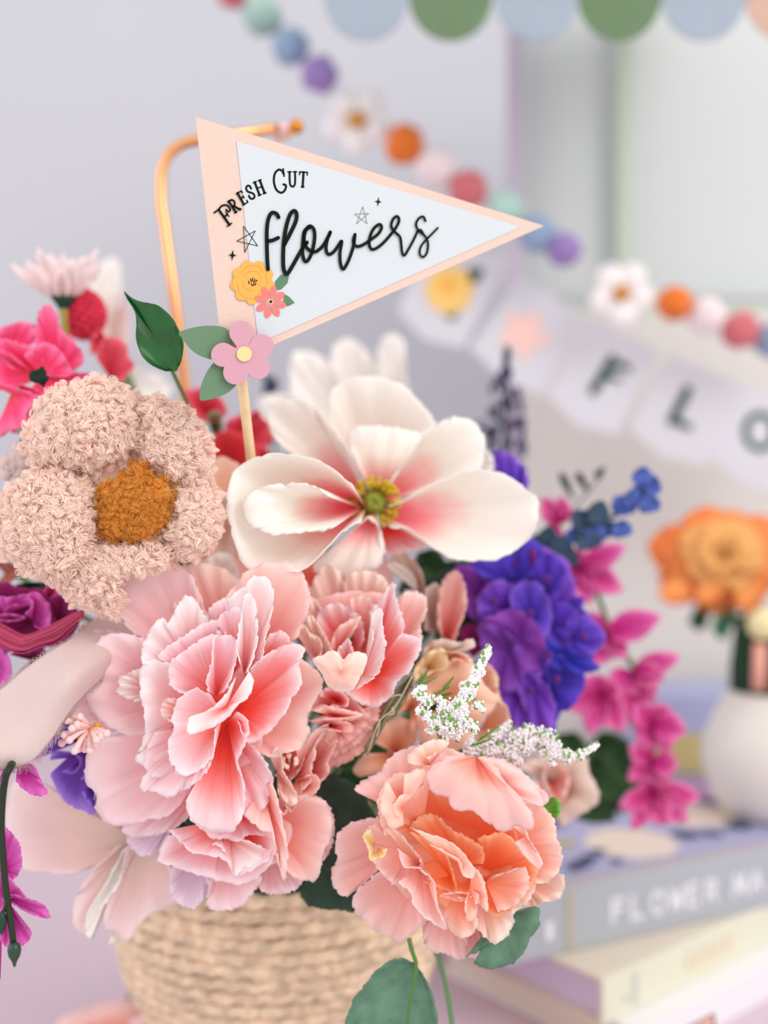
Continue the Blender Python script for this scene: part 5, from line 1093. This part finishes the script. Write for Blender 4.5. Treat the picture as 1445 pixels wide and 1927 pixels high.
def letter(ch, cx, cy, w_, h, ang, wt=5.0):
    """a serif capital as ink strokes; cx, cy centre in crop units"""
    S_ = 5.0
    G = {'F': [([(-.25, .5), (-.25, -.5)], 1.5), ([(-.5, -.5), (0, -.5)], .8), ([(-.75, .5), (-.25, .5)], 1.0), ([(-.25, .5), (.2, .56), (.6, .42), (.62, .15), (.35, .1), (.3, .26)], 1.1), ([(-.25, 0), (.15, .02)], 1.1), ([(.15, .16), (.15, -.12)], .7)],
         'R': [([(-.3, .5), (-.3, -.5)], 1.4), ([(-.5, .5), (0, .5)], .8), ([(-.5, -.5), (-.1, -.5)], .8), ([(-.3, .5), (.15, .48), (.36, .28), (.15, .04), (-.3, 0)], 1.1), ([(-.05, 0), (.2, -.3), (.45, -.5)], 1.4), ([(.3, -.5), (.58, -.5)], .8)],
         'E': [([(-.25, .5), (-.25, -.5)], 1.4), ([(-.45, .5), (.42, .5)], .8), ([(-.45, -.5), (.42, -.5)], .8), ([(.42, .5), (.42, .34)], .8), ([(.42, -.5), (.42, -.32)], .8), ([(-.25, .02), (.25, .02)], .8), ([(.25, .12), (.25, -.08)], .8)],
         'S': [([(.34, .22), (.3, .44), (.0, .52), (-.3, .38), (-.26, .12), (.1, -.06), (.36, -.24), (.28, -.46), (-.02, -.52), (-.32, -.42), (-.36, -.2)], 1.2)],
         'H': [([(-.32, .5), (-.32, -.5)], 1.4), ([(.32, .5), (.32, -.5)], 1.4), ([(-.32, .02), (.32, .02)], .8), ([(-.5, .5), (-.12, .5)], .8), ([(-.5, -.5), (-.12, -.5)], .8), ([(.12, .5), (.5, .5)], .8), ([(.12, -.5), (.5, -.5)], .8)],
         'C': [([(.42, .3), (.3, .46), (.05, .52), (-.28, .36), (-.42, 0), (-.3, -.36), (.05, -.52), (.36, -.42), (.48, -.22), (.3, -.16)], 1.3), ([(.42, .54), (.43, .2)], .9)],
         'U': [([(-.3, .5), (-.3, -.1), (-.22, -.4), (.02, -.5), (.24, -.4), (.32, -.1), (.32, .5)], 1.2), ([(-.5, .5), (-.1, .5)], .8), ([(.12, .5), (.5, .5)], .8)],
         'T': [([(0, .5), (0, -.5)], 1.4), ([(-.5, .5), (.5, .5)], .9), ([(-.5, .5), (-.5, .32)], .8), ([(.5, .5), (.5, .32)], .8), ([(-.18, -.5), (.18, -.5)], .8)]}
    out = []
    ca, sa = math.cos(ang), math.sin(ang)
    for pts, k in G[ch]:
        q = [(cx+(x*w_)*ca+(y*h)*sa, cy+(x*w_)*sa-(y*h)*ca) for x, y in pts]
        out.append((TS(np.array(q)), wt*k*.62, dict(smooth=len(pts) > 2)))
    return out
for ch, cx, cy, w_, h, an in (('F', 168, 318, 62, 106, -.62), ('R', 212, 262, 40, 74, -.58), ('E', 258, 218, 38, 74, -.52), ('S', 303, 186, 40, 76, -.42), ('H', 357, 160, 48, 78, -.36), ('C', 468, 124, 72, 126, -.12), ('U', 542, 112, 50, 84, -.02), ('T', 603, 114, 44, 84, .06)):
    inks(letter(ch, cx, cy, w_, h, an), fi(-.00042), M_INK, pen, 'letter')
def segs(s, w_): q = tp(s); return [(np.array((q[i], q[(i+1) % 5])), w_, dict(smooth=False)) for i in range(5)]
inks(segs('266,378 346,490 228,462 332,405 273,526', 1.3), fi(-.00042), M_INK, pen, 'star')
inks(segs('941,268 966,364 894,310 974,306 906,364', 1.2), fi(-.00042), plain('grey_ink', (130, 134, 138), .8), pen, 'star')
def sparkle(cx, cy, r):
    a = np.arange(8)*PI/4; rr_ = np.where(np.arange(8) % 2 == 0, r, r*.26); rr_ = rr_*np.where(np.arange(8) % 4 == 0, .75, 1)
    fan(TS(np.stack((cx+rr_*np.cos(a+.1), cy+rr_*np.sin(a+.1)), 1)), fl(-.00042), 'sparkle', M_INK, pen, 0)
sparkle(203, 543, 32); sparkle(1028, 240, 29)
M_GOLD = plain('marigold_print', (240, 172, 84), .75); M_GOLD2 = plain('ochre_line', (222, 148, 60), .75); M_CRL = plain('coral_print', (248, 124, 120), .75); M_PG = plain('print_green', (92, 130, 100), .75)
for q in ('440,745 445,690 475,655 526,645 515,700 480,735', '470,832 495,790 480,755 520,775 556,812 520,830'): fan(tp(q), fl(-.00046), 'printed_leaf', M_PG, pen, 0)
fan(TS(rose_poly(317, 696, 128, 9, .17, .2, 90)), fl(-.00050), 'printed_marigold', M_GOLD, pen, 0)
inks([(tp('250,640 290,605 350,605 375,640'), 1.2, {}), (tp('230,700 245,760 300,790 350,775'), 1.2, {}), (tp('270,660 300,635 345,640 365,680 350,720'), 1.0, {}), (tp('262,690 275,730 320,745'), 1.0, {}), (tp('390,650 400,700 380,740'), 1.2, {}), (tp('215,660 200,700 215,740'), 1.0, {})], fi(-.00054), M_GOLD2, pen, 'petal_lines')
inks([(tp('%d,%d %d,%d' % (x, y, x+dx, y+dy)), 2.0, dict(smooth=False)) for x, y, dx, dy in ((294, 690, 4, 14), (305, 678, 6, 16), (318, 672, -2, 14), (330, 680, -8, 14), (342, 684, -10, 10), (325, 700, -4, 14), (310, 704, 4, 12), (336, 702, -6, 10))], fi(-.00056), M_INK, pen, 'flower_dots')
for k in range(8):
    a = k*PI/4+.25; fan(TS(leafy((418+8*math.cos(a), 806+8*math.sin(a)), (418+94*math.cos(a), 806+98*math.sin(a)), 21, 1.5)), fl(-.00060), 'printed_petal', M_CRL, pen, 0)
fan(TS(rose_poly(420, 806, 14, 1, 0)), fl(-.00064), 'printed_centre', plain('peach_dot', (250, 180, 120), .8), pen, 0); fan(TS(rose_poly(420, 806, 8, 1, 0)), fl(-.00068), 'printed_centre', M_INK, pen, 0)
# wooden stick behind the card
sd = float(pdep(460, 740))
v, f = tube(np.array([P(431, 500, sd+.0022), P(452, 690, sd+.0024), P(473, 872, .462), P(478, 905, .470)]), .0021, 14); mesh_obj('stick', v, f, plain('birch_stick', (240, 208, 164), .7, noise=.06, scale=300, stretch=(1, 1, .1)), pen)
TF = Frame(330, 590, .15054)
M_PFG = plain('green_card', (106, 136, 108), .85, bump=.3, bscale=1200); M_PFP = plain('mauve_card', (208, 156, 172), .85, bump=.3, bscale=1200)
def card(pts, off, name, mat, t=.0006):
    return plate(pts, 0, name, mat, pen, t, fl(off))
card(crom(TF(nums('45,240 200,180 380,152 540,158 640,190 700,300 700,500 560,590 460,575 300,520 180,430 90,310')), 60, True)[:60], -.0022, 'paper_leaf', M_PFG)
card(crom(TF(nums('312,1080 310,950 360,800 420,690 500,600 600,620 680,700 760,860 740,920 640,1000 520,1050 400,1080')), 60, True)[:60], -.0024, 'paper_leaf', M_PFG)
pa = []; lobes = [(850+.62*r_*math.cos(a_), 505+.62*r_*math.sin(a_)) for a_, r_ in ((-1.66, 430), (-.40, 400), (.72, 400), (1.98, 405), (3.10, 405))]
for t in np.linspace(0, 2*PI, 160, endpoint=False):
    dx_, dy_ = math.cos(t), math.sin(t); best = 120.0
    for lx, ly in lobes:
        q_ = (lx-850)*dx_+(ly-505)*dy_; disc = 150**2-((lx-850)**2+(ly-505)**2-q_*q_)
        if disc > 0: best = max(best, q_+math.sqrt(disc))
    pa.append((850+best*dx_, 505+best*dy_))
card(TF(np.array(pa)), -.0048, 'paper_blossom', M_PFP, .0008)
card(TF(rose_poly(862, 505, 94, 1, 0, 0, 40)), -.0056, 'blossom_centre', plain('butter_card', (236, 210, 150), .85), .0006)
